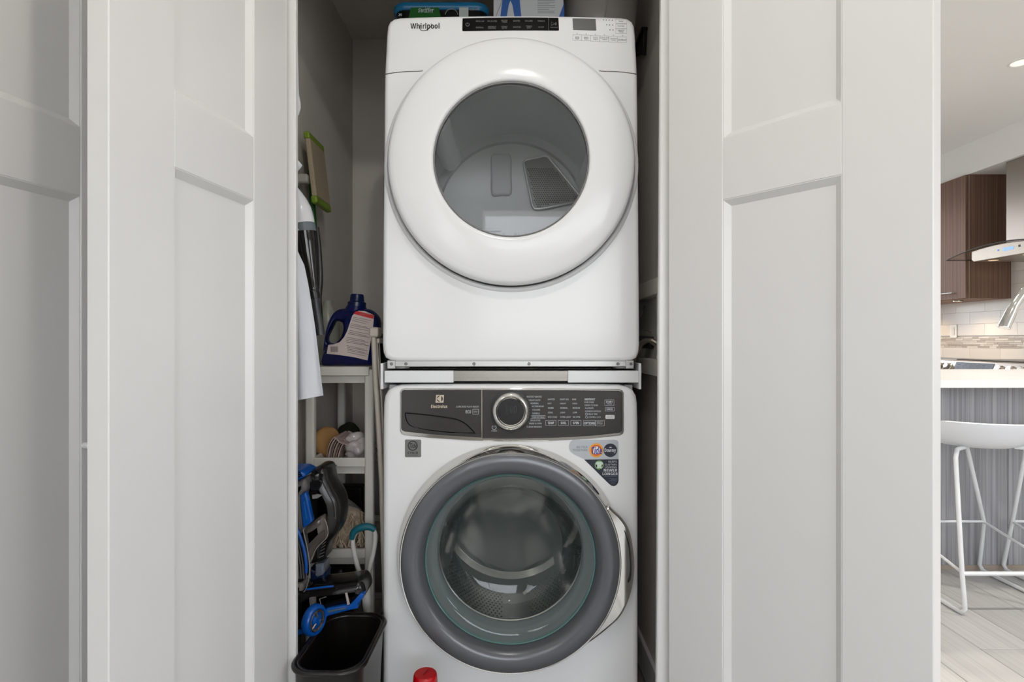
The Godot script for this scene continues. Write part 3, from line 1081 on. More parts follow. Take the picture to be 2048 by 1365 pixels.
	var rows := [["WHITEST WHITES", 1053, 792.5, 1083.5, 795.8], ["HEAVY DUTY", 1057.5, 799.4, 1081, 802.6], ["NORMAL", 1061, 805.6, 1077.5, 808.8], ["ACTIVEWEAR", 1063.5, 811.8, 1087.5, 815], ["COLORS", 1064.5, 818.6, 1080, 821.8], ["TOWELS", 1064, 825.8, 1079.5, 829], ["15 MIN FAST WASH", 1063, 833.2, 1088, 836.2], ["DELICATES", 1061, 839.8, 1080.5, 843], ["RINSE & SPIN", 1058.5, 846, 1083, 849.2], ["CLEAN WASHER", 1053.5, 852.6, 1083.5, 855.8],
		["SANITIZE", 1095.5, 797.6, 1109.5, 800.8], ["HOT", 1095.5, 806, 1103, 809], ["WARM", 1096, 815, 1107, 818.2], ["COOL", 1096, 824, 1105.8, 827.2], ["ECO COLD", 1096, 833, 1114, 836.2],
		["HEAVY SOIL", 1120, 797.6, 1138, 800.8], ["HEAVY", 1120.3, 806, 1132, 809], ["NORMAL", 1120.5, 815, 1135.5, 818.2], ["LIGHT", 1121, 824, 1130.5, 827.2], ["EXTRA LIGHT", 1121, 833, 1142, 836.2],
		["MAX", 1144.5, 797.6, 1152.5, 800.8], ["HIGH", 1145, 806, 1154, 809], ["MEDIUM", 1145.5, 815, 1159.5, 818.2], ["LOW", 1145.8, 824, 1154, 827.2], ["NO SPIN", 1146, 833, 1160, 836.2],
		["PURE RINSE", 1169, 803.6, 1188, 806.6], ["PERFECT STEAM", 1169.5, 809.6, 1195.5, 812.6], ["ALLERGEN", 1170, 815.4, 1186.5, 818.4], ["EXTENDED REFRESH", 1170.5, 821.6, 1201.5, 824.6], ["DELAY TIME", 1177, 827.4, 1195, 830.4], ["CONTROL LOCK", 1177, 833.4, 1201.5, 836.4]]
	for q in rows:
		t_at(tx, q[0], q[1], q[2], q[3], q[4], zt)
	for q in [["TEMP", 1095.5, 844, 1108, 849], ["SOIL", 1121.5, 844, 1132.5, 849], ["SPIN", 1146, 844, 1157.5, 849], ["OPTIONS", 1168.5, 844.6, 1190, 849.6], ["START", 1212, 802, 1225.5, 806], ["CANCEL", 1213, 817, 1226, 820.6], ["SMARTBOOST", 1169, 797.2, 1190, 801.2]]:
		t_at(tx, q[0], q[1], q[2], q[3], q[4], zt, true)
	for q in [["PAUSE", 1214, 807, 1224, 809.4], ["SELECT", 1193.5, 843.4, 1205, 845.8], ["OPTION", 1193.5, 847, 1205, 849.4], ["POWER", 983, 861.4, 994, 863.6]]:
		t_at(tx, q[0], q[1], q[2], q[3], q[4], zt)
	outline(tx, 1060, 831.4, 1090, 837.6, zt, 0.0006)
	for q in [[1091.5, 841.5, 1112, 851.5], [1116.5, 841.5, 1137, 851.5], [1141.5, 841.5, 1162, 851.5], [1167, 841.8, 1191, 852], [1191.5, 841.8, 1208.5, 852.6], [1209.5, 800.4, 1228, 811.6], [1211, 815.6, 1228.5, 822.8]]:
		outline(tx, q[0], q[1], q[2], q[3], zt, 0.0006)
	for q in [[1173, 829], [1173, 835]]:
		var ring := []
		for i in 12:
			ring.append(at(q[0] + cos(TAU * i / 12) * 2.1, q[1] + sin(TAU * i / 12) * 2.1, zt))
		tx.tube(ring, 0.0005, 5, true)
	var pr := []
	for i in 16:
		var a := PI / 2 + 0.6 + (TAU - 1.2) * i / 15.0
		pr.append(at(988.3 + cos(a) * 4.2, 855.6 - sin(a) * 4.2, zt))
	tx.tube(pr, 0.0008, 6)
	tx.box(at(988.3, 853.6, zt), Vector3(0.0011, 0.005, 0.0005))
	part("key_print", tx, mat(Color(0.78, 0.80, 0.82), 0.5), cp)
	var ad := G.new()
	ad.x.origin.z = -zt
	ad.slab(rrect(at(1220, 0, zt).x, at(0, 834.5, zt).y, 0.0245, 0.0105, 0.002), 0, 0.0006)
	part("key_plate", ad, mat(Color(0.82, 0.82, 0.82), 0.4), cp)
	ad = G.new()
	t_at(ad, "ADD", 1214, 832.4, 1226, 836.6, zt - 0.0007)
	part("key_print", ad, mat(Color(0.6, 0.6, 0.6), 0.5), cp)
	# dial
	var dc := at(1021.5, 823, 1.52)
	var sh := G.new()
	dc.z = -d
	part("dial_ring_gap", facing(dc).lathe([Vector2(0.054, 0.004), Vector2(0.0565, 0.007), Vector2(0.0505, 0.007), Vector2(0.0505, 0.003)], 64), mat(Color(0.03, 0.05, 0.06), 0.3), cp)
	var dial := part("dial", facing(dc).lathe([Vector2(0.0505, 0.003), Vector2(0.0512, 0.012), Vector2(0.0498, 0.018), Vector2(0.0462, 0.0225), Vector2(0.042, 0.0235), Vector2(0.0392, 0.022), Vector2(0.0382, 0.0185), Vector2(0.0378, 0.0235), Vector2(0.0366, 0.0245), Vector2(0.0352, 0.0235), Vector2(0.0348, 0.020)], 96), M.chrome, o)
	part("dial_display", facing(dc).lathe([Vector2(0.0352, 0.0205), Vector2(0, 0.0205)], 64), mat(Color(0.075, 0.085, 0.08), 0.25), dial)
	var dt := G.new()
	t_at(dt, "1:09", 1009.5, 812, 1034, 828, 1.5088)
	part("display_digits", dt, mat(Color(0.13, 0.145, 0.14), 0.4), dial)
	# stickers on the front
	cold_sticker()
	care_sticker()
	# door
	var cc := Vector3(c.x, c.y, -d)
	part("door_frame", facing(cc).lathe([Vector2(0.255, 0.001), Vector2(0.290, 0.0015), Vector2(0.3025, 0.0015), Vector2(0.3035, 0.006), Vector2(0.3025, 0.013), Vector2(0.2985, 0.021), Vector2(0.2975, 0.026), Vector2(0.294, 0.036), Vector2(0.2905, 0.043)], 160), M.chrome, o)
	var door := part("door", facing(cc).lathe([Vector2(0.2875, 0.02), Vector2(0.2875, 0.045), Vector2(0.2855, 0.0485), Vector2(0.281, 0.0510), Vector2(0.27, 0.0540), Vector2(0.258, 0.0548), Vector2(0.246, 0.0525), Vector2(0.237, 0.046), Vector2(0.2305, 0.036), Vector2(0.2275, 0.024), Vector2(0.2268, 0.01)], 160), mat(Color(0.385, 0.39, 0.405), 0.24, 0.25), o)
	part("door_edge", facing(cc).lathe([Vector2(0.2906, 0.041), Vector2(0.2897, 0.047), Vector2(0.2875, 0.0495), Vector2(0.2852, 0.0487)], 160), M.chrome, door)
	part("glass_edge", facing(cc).lathe([Vector2(0.2269, 0.0205), Vector2(0.2250, 0.0218), Vector2(0.2230, 0.0205), Vector2(0.2230, 0.008)], 140), mat(Color(0.33, 0.47, 0.45), 0.15), door)
	part("glass_bowl", facing(cc).lathe([Vector2(0.2235, 0.0195), Vector2(0.208, 0.019), Vector2(0.195, 0.0155), Vector2(0.188, 0.004), Vector2(0.184, -0.02), Vector2(0.177, -0.06), Vector2(0.166, -0.085), Vector2(0.14, -0.10), Vector2(0.08, -0.11), Vector2(0, -0.112)], 120, 0, TAU, 80), glass(Color(0.75, 0.85, 0.84), 0.07, 0.02), door)
	part("gasket", facing(cc).lathe([Vector2(0.262, -0.002), Vector2(0.228, 0.004), Vector2(0.2235, -0.01), Vector2(0.222, -0.03), Vector2(0.214, -0.045), Vector2(0.205, -0.052), Vector2(0.2005, -0.062), Vector2(0.204, -0.075), Vector2(0.225, -0.085)], 120, 0, TAU, 80), mat(Color(0.36, 0.39, 0.39), 0.42), o)
	part("gasket_lip", facing(cc).lathe([Vector2(0.2012, -0.058), Vector2(0.1985, -0.060), Vector2(0.2005, -0.066)], 120), M.steel, o)
	# handle
	var hg := G.new()
	hg.x.origin.z = -d
	var hpl := PackedVector2Array()
	var R := 228.0 * 1.485 / F
	var hq := at(1019.5, 1122, 1.485)
	var h2 := Vector2(hq.x, hq.y)
	var bump := [[29.0, 0.0], [26.0, 3.0], [20.0, 13.0], [12.5, 19.5], [0.0, 22.0], [-8.0, 23.0], [-15.0, 23.5], [-22.0, 23.0], [-28.0, 20.0], [-33.0, 14.0], [-38.0, 8.5], [-44.0, 3.5], [-49.0, 0.0]]
	var hc := []
	for q in bump:
		var a := deg_to_rad(q[0])
		var p: Vector2 = h2 + Vector2(cos(a), sin(a)) * (R + q[1] * 1.485 / F)
		hc.append(Vector3(p.x, p.y, 0))
	for p in curve(hc, 3):
		hpl.append(Vector2(p.x, p.y))
	for i in 18:
		var a := deg_to_rad(lerpf(-49.0, 29.0, i / 17.0))
		hpl.append(h2 + Vector2(cos(a), sin(a)) * R * 0.945)
	hg.slab(hpl, 0.012, 0.0455, 0.0065, true, 4)
	var hn := part("door_handle", hg, M.chrome, o)
	part("handle_groove", G.new().tube(curve([at(1249, 1062, 1.4835), at(1257.5, 1090, 1.4835), at(1261, 1122, 1.4835), at(1260.5, 1150, 1.4835), at(1256, 1166, 1.4835)]), [0.0006, 0.001, 0.0012, 0.0014, 0.0016, 0.0018, 0.0018, 0.0018, 0.002, 0.002, 0.002, 0.002, 0.0022, 0.0022, 0.0024, 0.0026, 0.0026, 0.0028, 0.0028, 0.002, 0.001], 8), M.dark, hn)
	# drum
	var dc2 := Vector3(c.x, c.y, -1.61)
	var dr := part("drum", facing(dc2).lathe([Vector2(0.215, 0.0), Vector2(0.235, -0.004), Vector2(0.25, -0.02), Vector2(0.254, -0.05), Vector2(0.254, -0.33), Vector2(0.245, -0.36), Vector2(0.225, -0.37), Vector2(0.215, -0.352), Vector2(0.20, -0.345), Vector2(0.10, -0.352), Vector2(0.06, -0.345), Vector2(0.0, -0.34)], 120), M.drum, o)
	for k in 3:
		var a := deg_to_rad(80.0 + 120.0 * k)
		var b := G.new()
		b.x = Transform3D(Basis(Vector3(0, 0, 1), a), dc2)
		var rings := []
		for z in [-0.03, -0.05, -0.10, -0.18, -0.26, -0.31, -0.33]:
			var w := 0.048 if z < -0.04 and z > -0.32 else 0.02
			var hh := 0.062 if z < -0.04 and z > -0.32 else 0.015
			var ring := []
			for q in [[0.0, 1.0], [0.35, 0.88], [0.75, 0.52], [1.0, 0.24], [1.0, -0.24], [0.75, -0.52], [0.35, -0.88], [0.0, -1.0]]:
				ring.append(Vector3(0.256 - hh * q[0], w * q[1], z))
			rings.append(ring)
		b.loft(rings)
		part("baffle", b, mat(Color(0.55, 0.55, 0.54), 0.25, 0.8), dr)
	# drain holes of the drum wall
	var mm := MultiMesh.new()
	mm.transform_format = MultiMesh.TRANSFORM_3D
	mm.mesh = G.new().lathe([Vector2(0.0026, -0.0006), Vector2(0.0026, 0.0004), Vector2(0, 0.0005)], 6).mesh(Transform3D())
	var xf := []
	var pinv := dr.global_transform.affine_inverse()
	for i in 132:
		for j in 17:
			if i % 44 < 7:
				continue
			var a := TAU * i / 132.0 + (TAU / 264.0 if j % 2 else 0.0) + deg_to_rad(25.0)
			var nn := Vector3(-cos(a), -sin(a), 0)
			var q := Basis(nn.cross(Vector3.BACK), nn, Vector3.BACK)
			xf.append(pinv * Transform3D(q, dc2 + Vector3(cos(a) * 0.2536, sin(a) * 0.2536, -0.06 - j * 0.016)))
	mm.instance_count = xf.size()
	for i in xf.size():
		mm.set_instance_transform(i, xf[i])
	var mi := MultiMeshInstance3D.new()
	mi.name = "drain_holes"
	mi.multimesh = mm
	mi.material_override = mat(Color(0.03, 0.03, 0.03), 0.6)
	mi.set_meta("kind", "stuff")
	dr.add_child(mi)

func cold_sticker() -> void:
	var z := 1.5292
	var o := thing("sticker", "small silver square sticker with round emblem reading COLD", "sticker", at(826, 915, 1.5298))
	var g := G.new()
	g.x.origin.z = -1.5298
	var a := at(826, 897.5, z)
	g.slab(rrect(a.x, a.y, 0.0435, 0.0475, 0.003), -0.0002, 0.0004)
	part("backing", g, mat(Color(0.50, 0.50, 0.49), 0.35, 0.6), o)
	var t := facing(at(825.5, 892, z))
	t.lathe([Vector2(0.0135, 0), Vector2(0.0135, 0.0004), Vector2(0.0108, 0.0004), Vector2(0.0108, 0)], 40)
	var t2 := G.new()
	t_at(t2, "Tide", 817.5, 886.5, 834, 897, z - 0.0004, true, 0.2)
	t_at(t2, "COLD", 815.5, 904, 836, 909, z, true)
	t_at(t2, "CERTIFIED", 815.5, 910.6, 836, 912.4, z)
	part("emblem_ring", t, mat(Color(0.17, 0.17, 0.17), 0.5), o)
	part("printed_words", t2, mat(Color(0.14, 0.14, 0.14), 0.5), o)

func care_sticker() -> void:
	var z := 1.5292
	var o := thing("sticker", "large two-part sticker with detergent emblems over a navy corner reading NEWER LONGER", "sticker", at(1200, 972, 1.5298))
	var P := func(pts: Array) -> PackedVector2Array: return flat(pts, 1.5298, 1120, 870, 11.87)
	var g := G.new()
	g.x.origin.z = -1.5298
	g.slab(P.call([300, 125, 1300, 118, 1350, 130, 1385, 170, 1388, 575, 590, 590, 480, 540, 330, 470, 250, 410, 215, 340, 210, 260, 235, 180]), -0.0002, 0.0004)
	part("silver_field", g, mat(Color(0.74, 0.76, 0.78), 0.28, 0.35), o)
	g = G.new()
	g.x.origin.z = -1.5298
	g.slab(P.call([575, 592, 1390, 582, 1390, 1090, 1375, 1150, 1335, 1200, 1280, 1222, 1220, 1210, 1160, 1165, 1000, 1010, 760, 770]), -0.0002, 0.0005)
	part("navy_field", g, mat(Color(0.10, 0.13, 0.19), 0.35), o)
	var em := facing(at(1120 + 860 / 11.87, 870 + 370 / 11.87, z))
	part("orange_ring", em.lathe([Vector2(0.0190, 0), Vector2(0.0190, 0.0004), Vector2(0.0165, 0.0006), Vector2(0, 0.0006)], 48), mat(Color(0.90, 0.62, 0.20), 0.4), o)
	em = facing(at(1120 + 860 / 11.87, 870 + 370 / 11.87, z))
	part("orange_core", em.lathe([Vector2(0.0145, 0.0006), Vector2(0.0145, 0.0009), Vector2(0.0105, 0.0009), Vector2(0.0105, 0.0006)], 48), mat(Color(0.80, 0.35, 0.14), 0.4), o)
	em = facing(at(1120 + 860 / 11.87, 870 + 370 / 11.87, z))
	part("white_core", em.lathe([Vector2(0.0105, 0.0008), Vector2(0.0105, 0.0010), Vector2(0, 0.0010)], 48), mat(Color(0.92, 0.88, 0.82), 0.4), o)
	var t := G.new()
	t_at(t, "Tide", 1182, 894, 1203.5, 909, z - 0.0012, true, 0.12)
	part("blue_word", t, mat(Color(0.10, 0.26, 0.62), 0.4), o)
	em = facing(at(1120 + 1195 / 11.87, 870 + 370 / 11.87, z))
	part("dark_disc", em.lathe([Vector2(0.0182, 0), Vector2(0.0182, 0.0005), Vector2(0, 0.0005)], 48), mat(Color(0.12, 0.14, 0.20), 0.35), o)
	t = G.new()
	t_at(t, "Downy", 1209, 897.5, 1232, 907, z - 0.0007, true)
	t.box(at(1221, 895.5, z - 0.0006), Vector3(0.006, 0.0022, 0.0004))
	for q in [["KEEPS", 1217, 922, 1233.5, 925.6], ["CLOTHES", 1210, 928.2, 1233.5, 931.6], ["LOOKING", 1210, 933.4, 1233.5, 936.8]]:
		t_at(t, q[0], q[1], q[2], q[3], q[4], z - 0.0003)
	for q in [["NEWER", 1207.5, 938.4, 1234.5, 943.8], ["LONGER", 1205, 945.6, 1235.5, 951]]:
		t_at(t, q[0], q[1], q[2], q[3], q[4], z - 0.0003, true)
	part("white_words", t, mat(Color(0.82, 0.83, 0.86), 0.5), o)
	t = G.new()
	for q in [[1209, 953.2, 1234.5], [1218, 957.4, 1234], [1222, 960, 1234], [1218, 962.6, 1234], [1222, 966.6, 1231]]:
		var a := at(q[0], q[1], z - 0.0003)
		var b := at(q[2], q[1], z - 0.0003)
		t.box((a + b) / 2, Vector3(b.x - a.x, 0.0011, 0.0003))
	part("fine_print", t, mat(Color(0.40, 0.43, 0.50), 0.5), o)
	t = G.new()
	t_at(t, "BETTER", 1153.5, 893, 1175, 897, z - 0.0003)
	t_at(t, "TOGETHER", 1145.5, 899, 1175, 903, z - 0.0003)
	part("grey_words", t, mat(Color(0.45, 0.46, 0.50), 0.5), o)
	em = facing(at(1120 + 930 / 11.87, 870 + 718 / 11.87, z))
	part("green_ring", em.lathe([Vector2(0.0118, 0), Vector2(0.0118, 0.0006), Vector2(0.0098, 0.0006), Vector2(0.0098, 0)], 40), mat(Color(0.55, 0.72, 0.48), 0.5), o)
	g = G.new()
	g.x.origin.z = -z
	g.slab(P.call([850, 665, 900, 640, 960, 640, 1015, 665, 1005, 710, 985, 705, 985, 790, 880, 790, 880, 705, 858, 710]), 0.0, 0.0009)
	part("shirt_symbol", g, mat(Color(0.80, 0.86, 0.80), 0.5), o)

# ---------------------------------------------------------------- things on the dryer
func on_dryer() -> void:
	var top := 1.952
	# tub of floor wipes
	var d := 1.66
	var a := at(783, 0, d)
	var b := at(978, 0, d)
	var cx := (a.x + b.x) / 2
	var w := b.x - a.x
	var rim := at(0, 11, d).y
	var o := thing("wipes_tub", "black wipes tub with blue rim and green label, on the left of the dryer top", "tub", Vector3(cx, top, -d - 0.07))
	var ring := func(ww: float, dd: float, y: float, r: float) -> Array:
		var q := []
		for p in rrect(cx, -d - 0.07, ww, dd, r, 6):
			q.append(Vector3(p.x, y, p.y))
		return q
	part("body", G.new().loft([ring.call(w * 0.86, 0.115, top, 0.03), ring.call(w * 0.88, 0.12, top + 0.012, 0.03), ring.call(w * 0.955, 0.135, rim - 0.008, 0.035), ring.call(w * 0.955, 0.135, rim - 0.002, 0.035)]), mat(Color(0.035, 0.035, 0.038), 0.2), o)
	part("rim", G.new().loft([ring.call(w * 0.965, 0.14, rim - 0.012, 0.035), ring.call(w * 1.0, 0.15, rim - 0.006, 0.04), ring.call(w * 1.0, 0.15, rim + 0.004, 0.04), ring.call(w * 0.97, 0.14, rim + 0.010, 0.035)]), mat(Color(0.08, 0.42, 0.60), 0.25), o)
	var zl := d - 0.0005
	var lb := G.new()
	lb.x.origin.z = -d
	lb.x.basis = Basis(Vector3.RIGHT, -0.05)
	var lg := func(x0: float, y0: float, x1: float, y1: float, bulge: float) -> G:
		var g := G.new()
		var p0 := at(x0, y1, d)
		var p1 := at(x1, y0, d)
		g.x.origin.z = -(d - 0.0035)
		var pl := PackedVector2Array([Vector2(p0.x, p0.y), Vector2(p1.x, p0.y), Vector2(p1.x - bulge, p1.y), Vector2(p0.x + bulge, p1.y)])
		g.slab(pl, -0.004, 0.0)
		return g
	part("green_label", lg.call(815, 13, 885, 48, 0.012), mat(Color(0.10, 0.36, 0.13), 0.35), o)
	part("pale_label", lg.call(918.5, 15.5, 937, 44, 0.0), mat(Color(0.72, 0.76, 0.74), 0.4), o)
	var t := G.new()
	t_at(t, "Swiffer", 836, 15.5, 867, 25, d - 0.004, true, 0.15, true)
	t_at(t, "20", 797, 27, 804, 32, d - 0.004, true)
	t_at(t, "FLOOR WIPES", 939, 17, 959, 21, d - 0.004)
	part("printed_words", t, mat(Color(0.75, 0.78, 0.82), 0.45), o)
	t = G.new()
	var arc := []
	for i in 22:
		var an := PI * (0.02 + 0.96 * i / 21.0)
		arc.append(at(903 + cos(an) * 12.5, 30 - sin(an) * 12, d - 0.0035))
	t.tube(arc, 0.0011, 6)
	t.x.origin.z = 0.0
	part("round_mark", t, mat(Color(0.55, 0.55, 0.53), 0.45), o)
	# white carton with blue print
	d = 1.64
	var p0 := at(987, 0, d)
	var p1 := at(1127, 0, d)
	o = thing("carton", "white carton with blue printed figure, in the middle of the dryer top", "box", Vector3((p0.x + p1.x) / 2, top, -d - 0.06))
	part("body", G.new().box(Vector3((p0.x + p1.x) / 2, top + 0.11, -d - 0.06), Vector3(p1.x - p0.x, 0.22, 0.12), 0.001), mat(Color(0.80, 0.81, 0.82), 0.5), o)
	var f := G.new()
	f.x.origin.z = -d
	f.slab(flat([230, -60, 440, -60, 468, 260, 385, 260, 350, 60, 325, 8, 305, 60, 270, 260, 190, 260], d, 970, 0, 6.4), -0.0002, 0.0005)
	part("blue_figure", f, M.blueprint, o)
	f = G.new()
	f.x.origin.z = -d
	f.slab(flat([1012, 40, 1014, 40, 1014, 260, 930, 260], d, 970, 0, 6.4), -0.0002, 0.0005)
	part("blue_corner", f, M.blueprint, o)
	f = G.new()
	f.tube([at(1004, -4, d - 0.0004), at(1001, 10, d - 0.0004), at(994, 27, d - 0.0004), at(990, 40, d - 0.0004)], 0.0006, 6)
	for i in 9:
		var q := at(1075, -3 + i * 3.6, d - 0.0002)
		var l := 0.05 if i % 3 else 0.034
		f.box(q + Vector3(l / 2, 0, 0), Vector3(l, 0.0011, 0.0005))
	part("printed_lines", f, mat(Color(0.52, 0.53, 0.55), 0.5), o, "stuff")
	# translucent grey bin
	var c := at(1202, 0, 1.74)
	o = thing("basin", "round translucent grey basin, on the right of the dryer top", "basin", Vector3(c.x, top, -1.76))
	var bg := G.new()
	bg.x.origin = Vector3(c.x, top, -1.76)
	bg.lathe([Vector2(0, 0), Vector2(0.075, 0.0), Vector2(0.088, 0.006), Vector2(0.098, 0.03), Vector2(0.107, 0.08), Vector2(0.117, 0.17), Vector2(0.124, 0.175), Vector2(0.124, 0.179), Vector2(0.114, 0.179), Vector2(0.104, 0.08), Vector2(0.094, 0.03), Vector2(0.083, 0.012), Vector2(0, 0.008)], 64)
	part("body", bg, mat(Color(0.60, 0.585, 0.565), 0.22), o)
	part("moulded_seam", G.new().tube([Vector3(c.x + 0.010, top + 0.178, -1.642), Vector3(c.x + 0.0, top + 0.08, -1.652), Vector3(c.x - 0.006, top + 0.03, -1.662)], 0.002, 8), mat(Color(0.62, 0.6, 0.57), 0.2), o)

# ---------------------------------------------------------------- shelf cart and what it carries
func cart() -> void:
	var z0 := 1.70
	var xl := at(619, 0, z0).x
	var xr := at(737.5, 0, z0).x
	var o := thing("shelf_cart", "slim white plastic shelf cart between closet wall and washer", "shelf", Vector3((xl + xr) / 2, 0, -z0 - 0.16))
	var pw := 0.027
	for x in [xl, xr]:
		for z in [z0 + 0.012, z0 + 0.325]:
			part("post", G.new().rbox(Vector3(x, 0.505, -z), Vector3(pw, 0.96, 0.026), 0.007), M.plastic, o)
			var cs := G.new()
			cs.x = Transform3D(Basis(Vector3(0, 0, 1), PI / 2), Vector3(x, 0.018, -z))
			part("caster", cs.lathe([Vector2(0, -0.010), Vector2(0.015, -0.010), Vector2(0.018, -0.006), Vector2(0.018, 0.006), Vector2(0.015, 0.010), Vector2(0, 0.010)], 20), M.dark, o)
	for y in [0.993, 0.719, 0.446, 0.17]:
		var w := xr - xl + pw if y > 0.9 else xr - xl - pw + 0.004
		var cx := (xl + xr) / 2
		var g := G.new()
		var dz := 0.338
		var zc := -(z0 + 0.168)
		if y > 0.9:
			g.rbox(Vector3(cx - 0.006, y - 0.0135, zc), Vector3(w - 0.012, 0.027, dz + 0.008), 0.003)
		else:
			g.box(Vector3(cx, y - 0.022, zc), Vector3(w, 0.006, dz - 0.02))
			g.rbox(Vector3(cx, y - 0.0125, -(z0 + 0.006)), Vector3(w, 0.027, 0.012), 0.003)
			g.rbox(Vector3(cx, y - 0.0125, -(z0 + 0.33)), Vector3(w, 0.027, 0.012), 0.003)
			g.rbox(Vector3(xl + 0.008, y - 0.0125, zc), Vector3(0.010, 0.027, dz - 0.05), 0.003)
			g.rbox(Vector3(xr - 0.008, y - 0.0125, zc), Vector3(0.010, 0.027, dz - 0.05), 0.003)
		var s := part("shelf", g, M.plastic, o)
		part("apron", G.new().box(Vector3(cx, y - 0.038, -(z0 + 0.020)), Vector3(w - 0.006, 0.024, 0.006), 0.001), M.plastic, s)

	# blue detergent jug with a handle hole
	var d := 1.745
	o = thing("detergent_jug", "dark blue detergent jug with a printed back label, on top of the shelf cart", "jug", Vector3(at(694, 0, d).x, 0.993, -d - 0.05))
	var navy := mat(Color(0.015, 0.055, 0.27), 0.25)
	var P := func(pts: Array, dd: float) -> PackedVector2Array: return flat(pts, dd, 630, 580, 8.03)
	var body: PackedVector2Array = smooth(P.call([75, 1244, 62, 1150, 66, 1000, 85, 850, 118, 640, 160, 500, 215, 390, 290, 315, 400, 285, 560, 282, 720, 285, 840, 305, 930, 370, 985, 450, 1000, 560, 975, 760, 945, 950, 915, 1150, 905, 1244, 600, 1250, 300, 1250], d), 3)
	var hole: PackedVector2Array = smooth(P.call([262, 505, 330, 505, 385, 545, 392, 620, 362, 720, 310, 810, 250, 862, 170, 845, 128, 800, 140, 730, 190, 640, 225, 570], d), 3)
	var hc := Vector2()
	for p in hole:
		hc += p
	hc /= hole.size()
	var an := []
	for i in 120:
		an.append(TAU * i / 120 - PI)
	var rows := []
	var th := 0.048
	for k in [[0.0, 0.0], [0.10, 0.5], [0.25, 0.78], [0.5, 0.95], [0.8, 1.0]]:
		pass
	var ro := radial(body, hc, an)
	var ri := radial(hole, hc, an)
	var prof := [[1.0, 0.0], [0.985, 0.35], [0.94, 0.65], [0.86, 0.86], [0.74, 0.96], [0.5, 1.0], [0.28, 0.96], [0.14, 0.82], [0.05, 0.5], [0.0, 0.0], [0.05, -0.5], [0.14, -0.82], [0.28, -0.96], [0.5, -1.0], [0.74, -0.96], [0.86, -0.86], [0.94, -0.65], [0.985, -0.35], [1.0, 0.0]]
	for q in prof:
		var rg := []
		for i in an.size():
			var v2: Vector2 = ri[i].lerp(ro[i], q[0])
			var span: float = ri[i].distance_to(ro[i])
			var tk := th * clampf(span / 0.09, 0.42, 1.0)
			rg.append(Vector3(v2.x, maxf(v2.y, 0.9935), -d - th + tk * q[1]))
		rows.append(rg)
	part("body", G.new().loft(rows, true, false, false), navy, o)
	var nk := G.new()
	nk.x = Transform3D(Basis(Vector3(0, 0, 1), -0.03), at(712.5, 617, d + th))
	part("neck", nk.lathe([Vector2(0.038, -0.012), Vector2(0.032, 0.002), Vector2(0.027, 0.010), Vector2(0.027, 0.014)], 40), navy, o)
	nk = G.new()
	nk.x = Transform3D(Basis(Vector3(0, 0, 1), -0.04), at(713.5, 613, d + th))
	var cpr := [Vector2(0.0285, 0.0), Vector2(0.0285, 0.012), Vector2(0.0225, 0.016), Vector2(0.0205, 0.034), Vector2(0.018, 0.038), Vector2(0, 0.0385)]
	part("cap", nk.lathe(cpr, 48), mat(Color(0.01, 0.08, 0.25), 0.3), o)
	var lb := G.new()
	lb.x.origin.z = -(d - 0.001)
	lb.slab(P.call([700, 338, 800, 342, 900, 385, 948, 410, 930, 640, 890, 860, 845, 1135, 640, 1085, 400, 1048, 190, 1028, 215, 885, 300, 878, 400, 840, 470, 760, 520, 660, 560, 540, 600, 420, 640, 370], d), -0.002, 0.0004)
	part("back_label", lb, mat(Color(0.80, 0.74, 0.72), 0.6), o)
	lb = G.new()
	lb.x.origin.z = -(d - 0.0015)
	lb.slab(P.call([650, 352, 690, 345, 948, 408, 940, 470, 622, 388], d), -0.001, 0.0004)
	part("red_band", lb, mat(Color(0.75, 0.10, 0.08), 0.5), o)
	lb = G.new()
	for i in 22:
		var y := 455 + i * 27.0
		if i in [3, 7, 11, 16]:
			continue
		var s0 := 610 - (y - 455) * 0.30 if y < 800 else 500.0 + (y - 800) * 0.10
		var q0 := at(630 + s0 / 8.03, 580 + (y - 20 + 0.0) / 8.03, d - 0.0021)
		var q1 := at(630 + (905 - (y - 455) * 0.10 - (i * 37 % 5) * 18) / 8.03, 580 + (y + 42) / 8.03, d - 0.0021)
		lb.tube([q0, q1], 0.0007, 4)
	for i in 11:
		var q := at(630 + (250 + i * 11.5) / 8.03, 580 + 955.0 / 8.03, d - 0.0021)
		lb.box(q, Vector3(0.0008 + 0.0006 * (i * 7 % 3), 0.0165, 0.0003))
	t_at(lb, "USAGE TIPS", 719, 627.5, 739, 630.5, d - 0.002)
	part("fine_print", lb, mat(Color(0.50, 0.46, 0.45), 0.6), o)

	# behind the jug on top of the cart
	var bt := G.new()
	bt.x.origin = Vector3(at(652, 0, 1.93).x, 0.993, -1.95)
	solo("spray_bottle", bt.lathe([Vector2(0, 0), Vector2(0.036, 0), Vector2(0.04, 0.006), Vector2(0.04, 0.13), Vector2(0.034, 0.165), Vector2(0.018, 0.19), Vector2(0.014, 0.2), Vector2(0.014, 0.215), Vector2(0, 0.216)], 36), mat(Color(0.62, 0.62, 0.58), 0.3), "pale plastic bottle standing behind the blue detergent jug", "bottle")
	bt = G.new()
	bt.x.origin = Vector3(-0.425, 0.993, -1.93)
	o = thing("cleaner_bottle", "small dark green bottle behind the drying rack, on top of the shelf cart", "bottle", Vector3(-0.425, 0.993, -1.93))
	part("body", bt.lathe([Vector2(0, 0), Vector2(0.030, 0), Vector2(0.033, 0.005), Vector2(0.033, 0.075), Vector2(0.025, 0.095), Vector2(0.012, 0.105), Vector2(0.012, 0.12)], 32), mat(Color(0.04, 0.13, 0.09), 0.3), o)
	bt = G.new()
	bt.x.origin = Vector3(-0.425, 1.112, -1.93)
